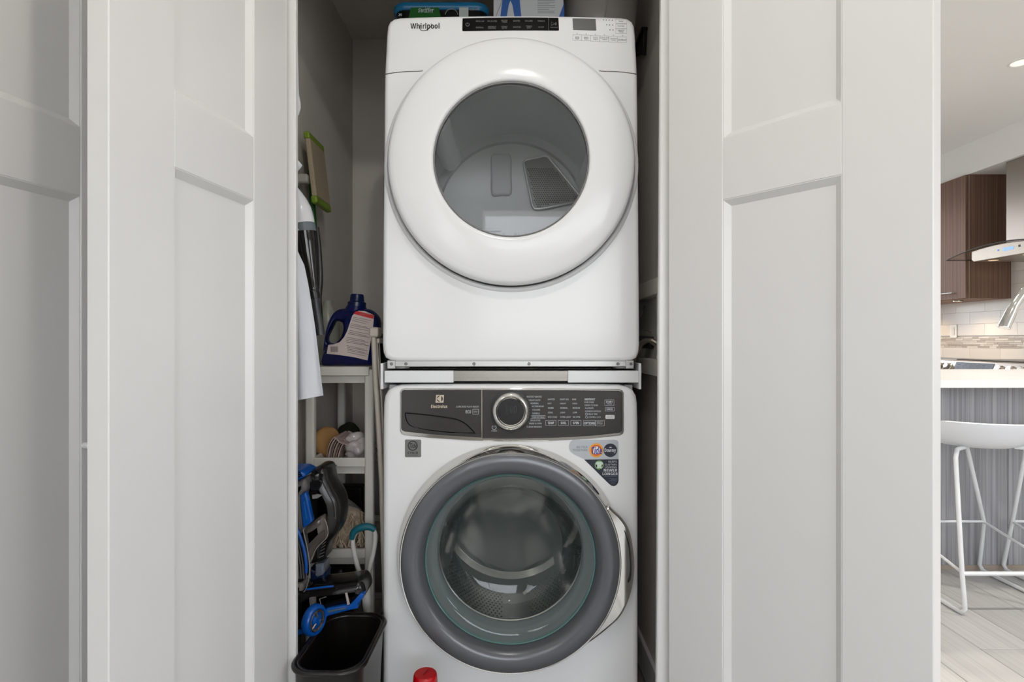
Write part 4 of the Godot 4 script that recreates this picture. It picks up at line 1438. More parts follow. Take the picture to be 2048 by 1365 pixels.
	part("cap", bt.lathe([Vector2(0.014, 0), Vector2(0.014, 0.022), Vector2(0.01, 0.026), Vector2(0, 0.026)], 24), mat(Color(0.3, 0.33, 0.25), 0.4), o)

	# second tier
	var sy := 0.7005
	var sp := G.new()
	var s1 := at(655, 890, 1.80)
	sp.x = Transform3D(Basis(Vector3.UP, -0.45) * Basis(Vector3(0, 0, 1), -PI / 2 + 0.06), Vector3(s1.x - 0.006, sy + 0.0492, -1.81)).scaled_local(Vector3(0.87, 0.95, 0.87))
	solo("scrub_pad", sp.lathe([Vector2(0, -0.020), Vector2(0.040, -0.021), Vector2(0.049, -0.017), Vector2(0.055, -0.006), Vector2(0.055, 0.008), Vector2(0.050, 0.018), Vector2(0.040, 0.021), Vector2(0, 0.020)], 48), mat(Color(0.66, 0.50, 0.31), 0.85), "round tan scrub pad standing on edge, leftmost on the cart's second shelf", "sponge")
	o = thing("folded_cloth", "pale pink folded cloth leaning beside the tan scrub pad", "cloth", Vector3(at(677, 0, 1.80).x, sy, -1.80))
	for k in 3:
		var path := []
		for i in 9:
			var u := i / 8.0
			path.append(Vector2(660 + k * 7.5 + 22 * u * u + 6 * u, 918 - 50 * sin(u * 1.75) + k * 4 + (10 * maxf(0, u - 0.8) * 5)))
		var pl := PackedVector2Array()
		for q in path:
			var w := at(q.x, q.y, 1.79)
			pl.append(Vector2(w.x, maxf(w.y, sy)))
		for i in range(path.size() - 1, -1, -1):
			var w := at(path[i].x + 6.2, path[i].y + 3.0, 1.79)
			pl.append(Vector2(w.x, maxf(w.y, sy)))
		var cg := G.new()
		cg.x.origin.z = -1.86
		cg.slab(pl, -0.01, 0.115 - 0.008 * k, 0.0035, true, 2)
		part("fold", cg, mat(Color(0.70, 0.615, 0.585), 0.95), o)
	var bagm := mat(Color(0.72, 0.69, 0.68), 0.16)
	o = solo("plastic_bag", blob(Vector3(at(721, 0, 1.79).x, sy + 0.034, -1.80), Vector3(0.047, 0.044, 0.05), 11, 0.55, 0.09, sy + 0.0005), bagm, "crinkled clear plastic bag on the cart's second shelf against the right post", "bag")
	solo("scrub_sponge", blob(Vector3(at(696, 0, 1.93).x, sy + 0.045, -1.945), Vector3(0.042, 0.047, 0.035), 23, 0.2, 0.06, sy + 0.0005), mat(Color(0.13, 0.14, 0.05), 0.9), "dark green sponge behind the folded cloth on the cart's second shelf", "sponge")

	# third tier: mop head refill in a clear bag, dark packets behind
	sy = 0.4275
	var mc := Vector3(at(686, 0, 1.79).x, sy + 0.062, -1.79)
	o = thing("mop_refill", "fluffy off-white mop refill wrapped in clear plastic, on the cart's third shelf", "mop refill", Vector3(mc.x, sy, mc.z))
	var mopm := mottled(Color(0.80, 0.73, 0.64), Color(0.62, 0.55, 0.47), 31, 0.06, 0.95, 6.0)
	part("bundle", blob(mc, Vector3(0.072, 0.066, 0.066), 5, 0.3, 0.06, sy + 0.0005), mopm, o)
	var st := G.new()
	var rg := RandomNumberGenerator.new()
	rg.seed = 9
	for i in 150:
		var ph := rg.randf_range(-0.2, PI + 0.2)
		var u := rg.randf_range(-0.9, 0.9)
		var e := Vector3(cos(ph) * 0.078 * sqrt(1 - u * u * 0.6), 0, sin(ph) * 0.072 * sqrt(1 - u * u * 0.6))
		var p := mc + e + Vector3(0, u * 0.055, 0)
		var q := p + Vector3(rg.randf_range(-0.012, 0.012), -rg.randf_range(0.012, 0.03), rg.randf_range(0, 0.006))
		var r := q + Vector3(rg.randf_range(-0.01, 0.01), -rg.randf_range(0.006, 0.02), 0)
		for z in [p, q, r]:
			z.y = maxf(z.y, sy + 0.004)
		q.y = maxf(q.y, sy + 0.004)
		r.y = maxf(r.y, sy + 0.0035)
		p.y = maxf(p.y, sy + 0.006)
		st.tube([p, q, r], 0.0028, 5)
	part("yarn", st, mopm, o, "stuff")
	var hg := G.new()
	var top := []
	for k in 4:
		var ring := []
		for j in 20:
			var a := TAU * j / 20
			var r: float = [0.062, 0.05, 0.026, 0.014][k]
			var y: float = [0.105, 0.128, 0.16, 0.178][k]
			ring.append(mc + Vector3(cos(a) * r * (1.0 + 0.12 * sin(j * 5.0 + k)) - 0.008 - 0.012 * k, y - 0.062, sin(a) * r * 0.9))
		top.append(ring)
	part("clear_bag", hg.loft(top, true, false, true), glass(Color(0.8, 0.8, 0.78), 0.18, 0.12), o)
	solo("dark_packet", G.new().rbox(Vector3(at(690, 0, 1.95).x, sy + 0.075, -1.955), Vector3(0.13, 0.15, 0.05), 0.012), mat(Color(0.045, 0.06, 0.045), 0.3), "dark packet behind the mop refill on the cart's third shelf", "packet")
	solo("dark_canister", G.new().rbox(Vector3(at(672, 0, 1.87).x, 0.152 + 0.10, -1.88), Vector3(0.10, 0.20, 0.12), 0.03), mat(Color(0.03, 0.035, 0.03), 0.35), "dark container on the cart's lowest visible shelf", "container")

# ---------------------------------------------------------------- tools on the closet wall
func cleaning_things() -> void:
	# flat mop
	var o := thing("flat_mop", "flat mop with beige pad and lime green ends, hung upside down on closet wall", "mop", Vector3(-0.60, 1.495, -1.78))
	var Y := Vector3(-0.025, 0.212, 0)
	var L := Y.length()
	Y = Y.normalized()
	var X := Vector3(0, 0, -1)
	var bs := Transform3D(Basis(X, Y, X.cross(Y)), Vector3(-0.602, 1.591, -1.768))
	var mk := func() -> G:
		var g := G.new()
		g.x = bs
		return g
	part("pad", mk.call().rbox(Vector3(0, 0, 0), Vector3(0.134, L - 0.036, 0.016), 0.005), mottled(Color(0.66, 0.61, 0.52), Color(0.55, 0.49, 0.40), 51, 0.15, 0.95, 6.0), o)
	var lime := mat(Color(0.42, 0.52, 0.10), 0.45)
	for s in [-1, 1]:
		part("end_cap", mk.call().rbox(Vector3(0, s * (L / 2 - 0.010), -0.001), Vector3(0.137, 0.023, 0.018), 0.005), lime, o)
	var green := mat(Color(0.05, 0.30, 0.07), 0.35)
	part("handle", G.new().tube([at(622, 344, 1.762), at(624, 400, 1.762), at(627, 440, 1.762), at(640, 640, 1.775), at(642, 660, 1.775)], [0.0085, 0.009, 0.0095, 0.0095, 0.009], 16), green, o)
	part("joint", G.new().rbox(Vector3(-0.622, 1.585, -1.765), Vector3(0.022, 0.03, 0.03), 0.008), green, o)
	# wall clip holding the mop
	o = thing("wall_clip", "pale grey wall clip gripping the green mop handle", "clip", Vector3(-0.648, 1.53, -1.72))
	var clip := mat(Color(0.62, 0.61, 0.58), 0.5)
	part("plate", G.new().rbox(Vector3(-0.645, 1.557, -1.69), Vector3(0.010, 0.085, 0.05), 0.004), clip, o)
	part("arm", G.new().rbox(Vector3(-0.628, 1.557, -1.712), Vector3(0.036, 0.028, 0.028), 0.007), clip, o)

	# stick vacuum, hanging on the closet wall
	var d := 1.47
	var v := thing("stick_vacuum", "white and smoke grey stick vacuum hanging above the blue jug at closet's left wall", "vacuum", Vector3(at(640, 0, d).x, 1.07, -d))
	var T := func(pts: Array, dd: float) -> Array:
		var pth := []
		var rr := []
		var m := F / dd
		for i in range(0, pts.size(), 3):
			pth.append(at(pts[i], pts[i + 1], dd))
			rr.append(pts[i + 2] / m)
		return [pth, rr]
	var q: Array = T.call([589, 372, 3.0, 592, 384, 9, 596, 400, 16, 600.5, 418, 21, 604, 436, 22.6, 606, 450, 22.8], d)
	part("housing", G.new().tube(curve(q[0], 3), _fine(q[1], 3), 28), mat(Color(0.88, 0.88, 0.89), 0.2), v)
	q = T.call([606, 449.5, 23.0, 607.5, 457, 23.4, 609, 466, 23.8], d)
	part("grey_band", G.new().tube(q[0], q[1], 28), mat(Color(0.40, 0.43, 0.45), 0.25), v)
	q = T.call([609, 466, 23.6, 612.5, 490, 22, 617, 520, 18.8, 622, 550, 14.6, 626, 575, 10.8, 627, 583, 10], d)
	part("dust_cup", G.new().tube(curve(q[0], 3), _fine(q[1], 3), 28), mat(Color(0.115, 0.105, 0.095), 0.07), v)
	q = T.call([627, 582, 10.4, 628.5, 588, 10.8, 630, 598, 9.4], d)
	part("collar", G.new().tube(q[0], q[1], 20), mat(Color(0.07, 0.07, 0.07), 0.3), v)
	q = T.call([630, 596, 7.6, 634.5, 625, 7.6, 639.5, 655, 8.2, 641, 671, 8.6], d)
	part("crevice_nozzle", G.new().tube(q[0], q[1], 18), mat(Color(0.20, 0.20, 0.21), 0.4), v)
	q = T.call([583, 352, 5, 590, 366, 4.5, 598, 384, 4, 608, 396, 3.5], d + 0.03)
	part("hand_grip", G.new().tube(q[0], q[1], 14), M.dark, v)
	q = T.call([634, 455, 4, 638, 500, 5, 640, 560, 6, 637, 600, 6, 640, 630, 5], d + 0.035)
	part("back_tube", G.new().tube(curve(q[0], 4), _fine(q[1], 4), 12), mat(Color(0.08, 0.08, 0.08), 0.35), v)
	part("wall_hook", G.new().tube([at(586, 395, d + 0.02), Vector3(-0.62, at(0, 395, d).y, -1.52), Vector3(-0.648, at(0, 395, d).y, -1.54)], 0.008, 10), M.dark, v)

	# hanging white cloth with ragged right edge
	var edge := [[-40, 592], [0, 594], [150, 596], [190, 597], [205, 600.5], [216, 601], [228, 597], [240, 588], [312, 587], [322, 597], [329, 602.5], [337, 597], [346, 587], [450, 586], [458, 595], [464, 586], [492, 588], [500, 592], [530, 606], [565, 613], [600, 619], [660, 628], [720, 636], [770, 642], [792, 645]]
	var rows := []
	var zc := 1.40
	var q2 := noise(77, 0.9)
	for i in edge.size():
		var row := []
		var back := []
		for j in 15:
			var u := j / 14.0
			var x := lerpf(566.0, edge[i][1], u)
			var y: float = edge[i][0] + (14.0 * (1.0 - u) if i == edge.size() - 1 else 0.0)
			var p := at(x, y, zc)
			p.z += 0.010 * sin(u * 9.0 + edge[i][0] * 0.004) * (0.4 + 0.6 * clampf(edge[i][0] / 700.0, 0, 1)) + 0.003 * q2.get_noise_2d(x * 0.1, y * 0.03)
			row.append(p)
		for j in range(14, -1, -1):
			back.append(row[j] + Vector3(0, 0, -0.0025))
		rows.append(row + back)
	solo("cloth", G.new().loft(rows), M.cloth, "white cloth hanging inside the closet's left edge in front of the cart", "cloth")

	# folding drying rack wedged beside the washer
	d = 1.60
	var r := thing("drying_rack", "folded off-white drying rack wedged between shelf cart and washer", "drying rack", Vector3(-0.36, 0, -d))
	var tan := mat(Color(0.70, 0.665, 0.62), 0.4)
	part("frame_tube", G.new().tube([at(747, 664, d), at(749.5, 735, d), at(757, 850, d), at(763, 960, d), at(770, 1200, d), at(771, 1439, d)], 0.0072, 14), tan, r)
	part("wire", G.new().tube([at(752.5, 664, d + 0.01), at(757, 735, d + 0.01), at(763, 800, d + 0.01), at(767, 900, d + 0.01), at(772, 1150, d + 0.01)], 0.0026, 8), tan, r)
	part("wire", G.new().tube([at(757.5, 672, d + 0.03), at(760.5, 735, d + 0.03), at(764, 790, d + 0.03), at(768, 900, d + 0.03), at(772, 1150, d + 0.03)], 0.0022, 8), tan, r)
	part("hinge_cap", G.new().rbox(at(751, 665, d + 0.012), Vector3(0.026, 0.028, 0.05), 0.006), tan, r)
	part("cross_bar", G.new().rbox(at(758, 682, d + 0.03), Vector3(0.014, 0.016, 0.05), 0.004), tan, r)

	# long-handled scrub brush with looped grip
	d = 1.625
	var b := thing("scrub_brush", "white long-handled scrub brush with teal topped loop grip", "brush", Vector3(at(733, 0, d).x, 0, -d))
	var bw := mat(Color(0.80, 0.79, 0.765), 0.35)
	var loop := curve([at(729, 1166, d), at(717, 1140, d), at(709, 1108, d), at(705.5, 1082, d), at(711, 1066, d), at(724, 1058, d), at(739, 1057, d), at(748.5, 1063, d), at(750.5, 1080, d), at(746, 1110, d), at(738, 1140, d), at(731.5, 1164, d)], 4)
	part("loop_grip", G.new().tube(loop, 0.0068, 14), bw, b)
	part("shaft", G.new().tube([at(728.5, 1150, d), at(730, 1168, d), at(733, 1195, d), at(735, 1230, d), at(736, 1290, d), at(737, 1400, d)], [0.004, 0.015, 0.0135, 0.0105, 0.0095, 0.0095], 18), bw, b)
	var teal := curve([at(703.5, 1079, d - 0.002), at(708.5, 1064, d - 0.002), at(723, 1055.5, d - 0.002), at(739, 1054.5, d - 0.002), at(750.5, 1061, d - 0.002)], 5)
	var tr := []
	for i in teal.size():
		tr.append(0.0075 + 0.003 * sin(PI * i / (teal.size() - 1)))
	part("teal_pad", G.new().tube(teal, tr, 14), mat(Color(0.03, 0.36, 0.42), 0.55), b)
	part("brush_head", G.new().rbox(Vector3(at(737, 0, d).x, 0.04, -d), Vector3(0.10, 0.03, 0.06), 0.01), bw, b)
	part("bristles", G.new().box(Vector3(at(737, 0, d).x, 0.0135, -d), Vector3(0.09, 0.026, 0.05)), mat(Color(0.75, 0.75, 0.72), 0.9), b, "stuff")

func _fine(r: Array, step: int) -> Array:
	var o := []
	for i in r.size() - 1:
		for j in step:
			o.append(lerpf(r[i], r[i + 1], float(j) / step))
	o.append(r[r.size() - 1])
	return o

# ---------------------------------------------------------------- upright vacuum
func vacuum() -> void:
	var d := 1.47
	var o := thing("upright_vacuum", "charcoal and bright blue upright vacuum behind the waste bin", "vacuum", Vector3(-0.53, 0, -d - 0.05))
	var P := func(pts: Array, dd: float) -> PackedVector2Array: return smooth(flat(pts, dd, 585, 930, 6.827), 3)
	var S := func(pl: PackedVector2Array, dd: float, z0: float, z1: float, b: float) -> G:
		var g := G.new()
		g.x.origin.z = -dd
		return g.slab(pl, z0, z1, b, true, 4)
	part("motor_body", S.call(P.call([190, 190, 255, 150, 272, 70, 350, 36, 430, 60, 462, 150, 480, 240, 560, 390, 615, 510, 640, 670, 620, 850, 555, 1000, 470, 1110, 420, 1250, 400, 1340, 300, 1380, 200, 1380, 170, 1100, 150, 840], d), d, -0.11, 0.0, 0.03), mat(Color(0.085, 0.078, 0.075), 0.24), o)
	part("body_edge", G.new().tube(curve([at(585 + 430 / 6.827, 930 + 210 / 6.827, d - 0.002), at(585 + 500 / 6.827, 930 + 400 / 6.827, d - 0.001), at(585 + 575 / 6.827, 930 + 560 / 6.827, d), at(585 + 585 / 6.827, 930 + 740 / 6.827, d)]), 0.0013, 6), mat(Color(0.3, 0.3, 0.3), 0.2), o)
	part("grip_window", S.call(P.call([245, 235, 400, 215, 375, 320, 300, 350, 255, 345], d), d, -0.004, 0.0028, 0.002), mat(Color(0.02, 0.02, 0.022), 0.3), o)
	part("front_column", S.call(P.call([-60, 230, 60, 232, 150, 185, 215, 175, 245, 300, 190, 420, 215, 820, 180, 860, 150, 900, 110, 760, 60, 560, -60, 300], d), d - 0.03, -0.08, 0.0, 0.012), M.vacgray, o)
	part("blue_panel", S.call(flat([168, 372, 240, 332, 262, 400, 332, 715, 290, 760, 205, 815, 185, 620], d, 585, 930, 6.827), d - 0.034, -0.02, 0.0, 0.004), M.blue, o)
	part("panel_mark", S.call(flat([215, 460, 232, 455, 268, 685, 250, 690], d, 585, 930, 6.827), d - 0.0345, -0.001, 0.0003, 0.0), mat(Color(0.12, 0.40, 0.68), 0.4), o)
	var vent := part("exhaust_vent", S.call(P.call([-60, 70, 60, 55, 150, 68, 210, 125, 130, 190, 38, 232, -60, 240], d), d - 0.02, -0.09, 0.0, 0.008), M.blue, o)
	for i in 4:
		part("vent_slat", G.new().tube([at(585 + (-30 + i * 6) / 6.827, 930 + (205 - i * 32) / 6.827, d - 0.0215), at(585 + (130 - i * 10) / 6.827, 930 + (150 - i * 22) / 6.827, d - 0.0215)], 0.0014, 6), M.black, vent)
	var cup := part("dust_cup", S.call(P.call([150, 860, 260, 790, 380, 700, 440, 705, 470, 850, 480, 985, 400, 1060, 330, 1150, 290, 1270, 215, 1390, 175, 1300, 165, 1050], d), d - 0.02, -0.05, 0.0, 0.018), mat(Color(0.36, 0.33, 0.31), 0.10), o)
	part("cup_edge", G.new().tube(curve([at(585 + 440 / 6.827, 930 + 740 / 6.827, d - 0.022), at(585 + 478 / 6.827, 930 + 860 / 6.827, d - 0.02), at(585 + 470 / 6.827, 930 + 990 / 6.827, d - 0.02), at(585 + 330 / 6.827, 930 + 1140 / 6.827, d - 0.022), at(585 + 240 / 6.827, 930 + 1330 / 6.827, d - 0.022)]), 0.0011, 6), mat(Color(0.55, 0.53, 0.5), 0.15), cup)
	part("cup_flap", S.call(flat([215, 1090, 400, 900, 470, 860, 475, 960, 330, 1050, 220, 1190], d, 585, 930, 6.827), d - 0.0205, -0.004, 0.001, 0.001), mat(Color(0.31, 0.285, 0.27), 0.12), cup)
	part("silver_accent", S.call(flat([268, 415, 330, 402, 415, 412, 350, 455, 275, 468], d, 585, 930, 6.827), d, -0.004, 0.0022, 0.001), mat(Color(0.50, 0.49, 0.48), 0.25), o)
	part("blue_stripe", G.new().tube(curve([at(590, 1052, d - 0.036), at(597, 1066, d - 0.036), at(604, 1086, d - 0.036), at(609, 1105, d - 0.036), at(612, 1128, d - 0.036), at(612.5, 1146, d - 0.034)]), 0.0042, 10), M.blue, o)
	# rear grille of curved fins
	part("fin_backing", S.call(P.call([-60, 850, 60, 860, 130, 1000, 170, 1200, 185, 1420, 170, 1560, 60, 1600, -60, 1600], d), d - 0.022, -0.06, 0.0, 0.01), mat(Color(0.05, 0.05, 0.052), 0.35), o)
	for i in 5:
		var xx := i * 5.2
		part("fin", G.new().tube(curve([at(578 + xx, 1068 + i * 2, d - 0.032), at(585 + xx, 1100, d - 0.032), at(590 + xx, 1130, d - 0.032), at(592 + xx, 1158, d - 0.03)]), 0.0021, 8), M.vacgray, o)
	part("side_rail", G.new().tube(curve([at(606, 1060, d - 0.034), at(615, 1100, d - 0.034), at(619, 1130, d - 0.034), at(618, 1155, d - 0.033), at(612, 1178, d - 0.03), at(605, 1188, d - 0.028)]), 0.0016, 8), mat(Color(0.5, 0.5, 0.5), 0.2), o)
	var Q := func(pts: Array, dd: float) -> PackedVector2Array: return smooth(flat(pts, dd, 585, 1080, 6.5), 3)
	part("neck_socket", S.call(Q.call([-60, 520, 60, 515, 170, 520, 190, 600, 170, 690, 130, 730, 90, 650, -60, 600], d), d - 0.028, -0.05, 0.0, 0.01), mat(Color(0.42, 0.40, 0.38), 0.25), o)
	part("duct_collar", S.call(flat([290, 330, 405, 310, 415, 430, 395, 465, 320, 500, 285, 470], d, 585, 1080, 6.5), d, -0.05, 0.0, 0.006), mat(Color(0.36, 0.38, 0.42), 0.12), o)
	part("blue_duct", S.call(flat([190, 420, 300, 470, 400, 470, 390, 600, 190, 620], d, 585, 1080, 6.5), d + 0.02, -0.05, 0.0, 0.008), mat(Color(0.01, 0.10, 0.24), 0.3), o)
	for i in 7:
		part("filter_rib", G.new().tube([at(638 + i * 1.6, 1116 - i * 6.5, d - 0.0005), at(647 + i * 1.2, 1112 - i * 7, d - 0.0005)], 0.0011, 6), mat(Color(0.36, 0.36, 0.36), 0.3), o)
	# floor head, tipped up over the bin
	d = 1.43
	var hb := mat(Color(0.07, 0.062, 0.06), 0.14)
	var head := part("floor_head", S.call(Q.call([-60, 700, 110, 690, 200, 640, 350, 625, 540, 605, 760, 575, 850, 562, 905, 610, 935, 700, 925, 760, 850, 840, 740, 870, 560, 905, 430, 960, 330, 1010, 250, 1130, 130, 1200, -60, 1200], d), d, -0.10, 0.0, 0.022), hb, o)
	part("blue_bumper", S.call(flat([392, 935, 462, 885, 700, 846, 742, 850, 800, 790, 890, 690, 932, 700, 930, 745, 850, 828, 850, 890, 720, 918, 470, 985, 425, 1030, 398, 1020], d, 585, 1080, 6.5), d, -0.03, 0.004, 0.003), M.blue, head)
	part("clear_strip", S.call(flat([468, 912, 700, 868, 705, 892, 470, 940], d, 585, 1080, 6.5), d, 0.002, 0.006, 0.001), mat(Color(0.30, 0.36, 0.42), 0.12), head)
	part("blue_trim", G.new().tube(curve([at(612, 1180, d - 0.001), at(640, 1176, d - 0.001), at(667, 1173, d - 0.001)]), 0.0024, 8), M.blue, head)
	part("window_frame", G.new().tube([at(585 + 440 / 6.5, 1080 + 742 / 6.5, d - 0.002), at(585 + 352 / 6.5, 1080 + 772 / 6.5, d - 0.002), at(585 + 395 / 6.5, 1080 + 935 / 6.5, d - 0.003)], 0.0014, 6), mat(Color(0.45, 0.43, 0.42), 0.2), head)
	part("bright_strut", S.call(flat([683, 690, 712, 682, 748, 838, 715, 850], d, 585, 1080, 6.5), d, -0.002, 0.0035, 0.002), mat(Color(0.66, 0.62, 0.60), 0.2), head)
	part("front_rail", S.call(flat([-60, 1195, 60, 1190, 160, 1160, 160, 1215, 60, 1245, -60, 1250], d, 585, 1080, 6.5), d, -0.03, 0.004, 0.003), M.blue, head)
	var wc := at(630, 1245, 1.39)
	var wg := G.new()
	wg.x = Transform3D(Basis(Vector3.UP, 1.2) * Basis(Vector3.RIGHT, PI / 2), wc + Vector3(-0.008, 0, -0.012))
	wg.lathe([Vector2(0, -0.008), Vector2(0.034, -0.008), Vector2(0.0365, -0.005), Vector2(0.0372, 0.001), Vector2(0.0365, 0.009), Vector2(0.033, 0.013), Vector2(0.028, 0.013), Vector2(0.026, 0.008), Vector2(0.012, 0.008), Vector2(0.010, 0.014), Vector2(0, 0.015)], 40)
	var wheel := part("wheel", wg, M.blue, o)
	var sp := G.new()
	sp.x = wg.x
	sp.lathe([Vector2(0.0262, 0.0095), Vector2(0.0245, 0.0135), Vector2(0.0195, 0.012), Vector2(0.0195, 0.0085)], 36)
	for k in 3:
		var a := TAU * k / 3 + 0.4
		sp.tube([Vector3(cos(a) * 0.008, 0.0125, sin(a) * 0.008), Vector3(cos(a) * 0.024, 0.0105, sin(a) * 0.024)], 0.003, 8)
	part("hub_trim", sp, mat(Color(0.55, 0.52, 0.52), 0.12, 0.8), wheel)
	part("wand", G.new().tube([Vector3(-0.575, 0.0, -1.50), Vector3(-0.572, 0.45, -1.50), Vector3(-0.565, 0.6, -1.50)], 0.018, 16), M.vac, o)

func bin_and_bottle() -> void:
	var o := thing("waste_bin", "dark brown open waste bin standing in front of the cart", "bin", Vector3(-0.41, 0, -1.375))
	var c := Vector2(-0.408, -1.370)
	var ring := func(k: float, y: float, r: float, grow: float) -> Array:
		var q := []
		for p in rrect(0, 0, 0.152 * k + grow, 0.262 * k + grow, r, 8):
			var v := p.rotated(0.02)
			q.append(Vector3(c.x + v.x, y, c.y + v.y))
		return q
	var bm := mat(Color(0.075, 0.062, 0.055), 0.3)
	var H := 0.35
	part("shell", G.new().loft([ring.call(0.82, 0.0, 0.035, 0.0), ring.call(0.83, 0.012, 0.04, 0.0), ring.call(1.0, H - 0.02, 0.05, 0.0), ring.call(1.0, H - 0.003, 0.05, 0.0), ring.call(1.0, H, 0.05, -0.003), ring.call(1.0, H, 0.05, -0.010), ring.call(0.985, H - 0.006, 0.048, -0.009), ring.call(0.985, H - 0.03, 0.048, -0.008), ring.call(0.82, 0.01, 0.034, -0.008)], true, true, true), bm, o)
	part("rolled_rim", G.new().tube(ring.call(1.0, H - 0.004, 0.05, 0.008), 0.0058, 10, true), mat(Color(0.085, 0.07, 0.062), 0.25), o)
	# bottle with red cap on the floor in front of the washer; only its cap reaches the picture
	var p := at(850.5, 1347, 1.385)
	o = thing("red_cap_bottle", "bottle with a bright red screw cap on the floor before the washer", "bottle", Vector3(p.x, 0, p.z))
	var cap := G.new()
	cap.x.origin = Vector3(p.x, p.y - 0.052, p.z)
	var cp := part("cap", cap.lathe([Vector2(0.0315, 0.0), Vector2(0.0318, 0.01), Vector2(0.0285, 0.047), Vector2(0.0272, 0.0505), Vector2(0.0255, 0.052), Vector2(0, 0.0525)], 56), mat(Color(0.72, 0.03, 0.07), 0.22), o)
	part("cap_mark", G.new().tube([p + Vector3(-0.004, 0.0006, 0.008), p + Vector3(0.002, 0.0008, -0.004), p + Vector3(0.003, 0.0006, -0.012)], 0.0009, 6), mat(Color(0.35, 0.02, 0.04), 0.5), cp)
	var bd := G.new()
	bd.x.origin = Vector3(p.x, 0, p.z)
	part("body", bd.lathe([Vector2(0, 0), Vector2(0.052, 0), Vector2(0.056, 0.006), Vector2(0.056, p.y - 0.12), Vector2(0.05, p.y - 0.085), Vector2(0.026, p.y - 0.06), Vector2(0.026, p.y - 0.04)], 48), mat(Color(0.8, 0.8, 0.78), 0.3), o)

# ---------------------------------------------------------------- kitchen
func kitchen() -> void:
	var wood := grain(Color(0.36, 0.265, 0.215), Color(0.52, 0.405, 0.34), 12, 0.6, Vector3(2.6, 0.3, 2.6))
	var gray := grain(Color(0.49, 0.49, 0.505), Color(0.66, 0.66, 0.675), 21, 0.5, Vector3(2.4, 0.3, 2.4))
	var quartz := mat(Color(0.88, 0.88, 0.875), 0.16)
	var ss := mat(Color(0.55, 0.52, 0.49), 0.32, 0.9)
	var warm := Color(1.0, 0.87, 0.70)
	# bulkhead over the wall cabinets
	struct("trim_soffit", G.new().box(Vector3(3.70, 2.48, -3.8), Vector3(0.34, 0.24, 4.4)), M.ceil, "white bulkhead running above the kitchen wall cabinets", "bulkhead")
	# wall tiles
	var wr: Node3D = get_node("wall_kitchen_right")
	var tm := []
	for i in 3:
		tm.append(mat(Color(0.80 + 0.02 * i, 0.785 + 0.02 * i, 0.765 + 0.02 * i), 0.18))
	var k := 0
	for row in 9:
		var y := 0.92 + row * 0.0985 if row < 1 else 1.115 + (row - 1) * 0.0985
		if y > 1.80:
			break
		var h := 0.0977
		if row == 0:
			h = 0.0905
			y = 0.921
		var z := 3.0 - (0.15 if row % 2 else 0.0)
		while z < 5.7:
			k += 1
			part("tile", G.new().box(Vector3(3.867, y + h / 2, -(z + 0.149)), Vector3(0.012, h, 0.2992), 0.001), tm[(k * 7 + row) % 3], wr)
			z += 0.30
	for tone in 3:
		var g := G.new()
		var rg := RandomNumberGenerator.new()
		rg.seed = 70
		for row in 6:
			var z := 3.0 - rg.randf() * 0.05
			while z < 5.7:
				var l := rg.randf_range(0.03, 0.14)
				if rg.randi() % 3 == tone:
					g.box(Vector3(3.867, 1.0195 + row * 0.0158, -(z + l / 2)), Vector3(0.012, 0.0145, l - 0.0015))
				z += l
		part("mosaic_strip", g, mat([Color(0.60, 0.57, 0.54), Color(0.69, 0.665, 0.63), Color(0.77, 0.75, 0.72)][tone], 0.25), wr, "stuff")
	# wall cabinet
	var o := thing("wall_cabinet", "brown wood-grain wall cabinet hung under the white bulkhead", "cabinet", Vector3(3.69, 1.40, -5.0))
	part("carcass", G.new().box(Vector3(3.695, 1.88, -5.05), Vector3(0.33, 0.96, 1.30), 0.001), wood, o)
	for q in [[4.402, 4.85], [4.853, 5.30]]:
		var dr := part("door", G.new().box(Vector3(3.519, 1.88, -(q[0] + q[1]) / 2), Vector3(0.020, 0.955, q[1] - q[0] - 0.003), 0.0015), wood, o)
		var hg := G.new()
		hg.tube([Vector3(3.508, 1.452, -q[0] - 0.11), Vector3(3.490, 1.452, -q[0] - 0.11), Vector3(3.490, 1.452, -q[0] - 0.32), Vector3(3.508, 1.452, -q[0] - 0.32)], 0.005, 10)
		part("handle", hg, M.steel, dr)
	part("edge_strip", G.new().box(Vector3(3.534, 1.88, -4.3995), Vector3(0.010, 0.958, 0.002)), mat(Color(0.52, 0.45, 0.40), 0.4), o)
	# lamps under cabinet
	for q in [[3.62, 4.62], [3.62, 5.15]]:
		var pl := thing("puck_light", "lit round puck light under the brown wall cabinet, nearer of two" if q[1] < 5 else "lit round puck light under the brown wall cabinet, farther of two", "lamp", Vector3(q[0], 1.39, -q[1]), "lights under the wall cabinet")
		var pg := G.new()
		pg.x.origin = Vector3(q[0], 1.39, -q[1])
		part("housing", pg.lathe([Vector2(0.034, -0.002), Vector2(0.036, 0.0), Vector2(0.036, 0.010), Vector2(0, 0.010)], 28), M.steel, pl)
		pg = G.new()
		pg.x.origin = Vector3(q[0], 1.388, -q[1])
		part("lens", pg.lathe([Vector2(0.033, 0.001), Vector2(0, -0.001)], 28), glow(warm, 3.0), pl)
		spot("puck_glow", Vector3(q[0], 1.38, -q[1]), warm, 0.8, 70)
	# hood
	o = thing("range_hood", "stainless chimney range hood with curved glass canopy", "range hood", Vector3(3.65, 1.66, -3.95))
	var R := 1.75
	var zc := 3.95
	part("chimney", G.new().box(Vector3(3.71, 2.06, -zc), Vector3(0.30, 0.62, 0.30), 0.002), ss, o)
	part("chimney_sleeve", G.new().box(Vector3(3.712, 2.26, -zc), Vector3(0.29, 0.20, 0.292), 0.002), ss, o)
	var arc := func(x: float, dy: float, half: float, z0: float) -> Array:
		var a := []
		for i in 25:
			var u := lerpf(-half, half, i / 24.0)
			a.append(Vector3(x, 1.752 - R + sqrt(R * R - u * u) + dy, -(zc - u)))
		return a
	var ring := []
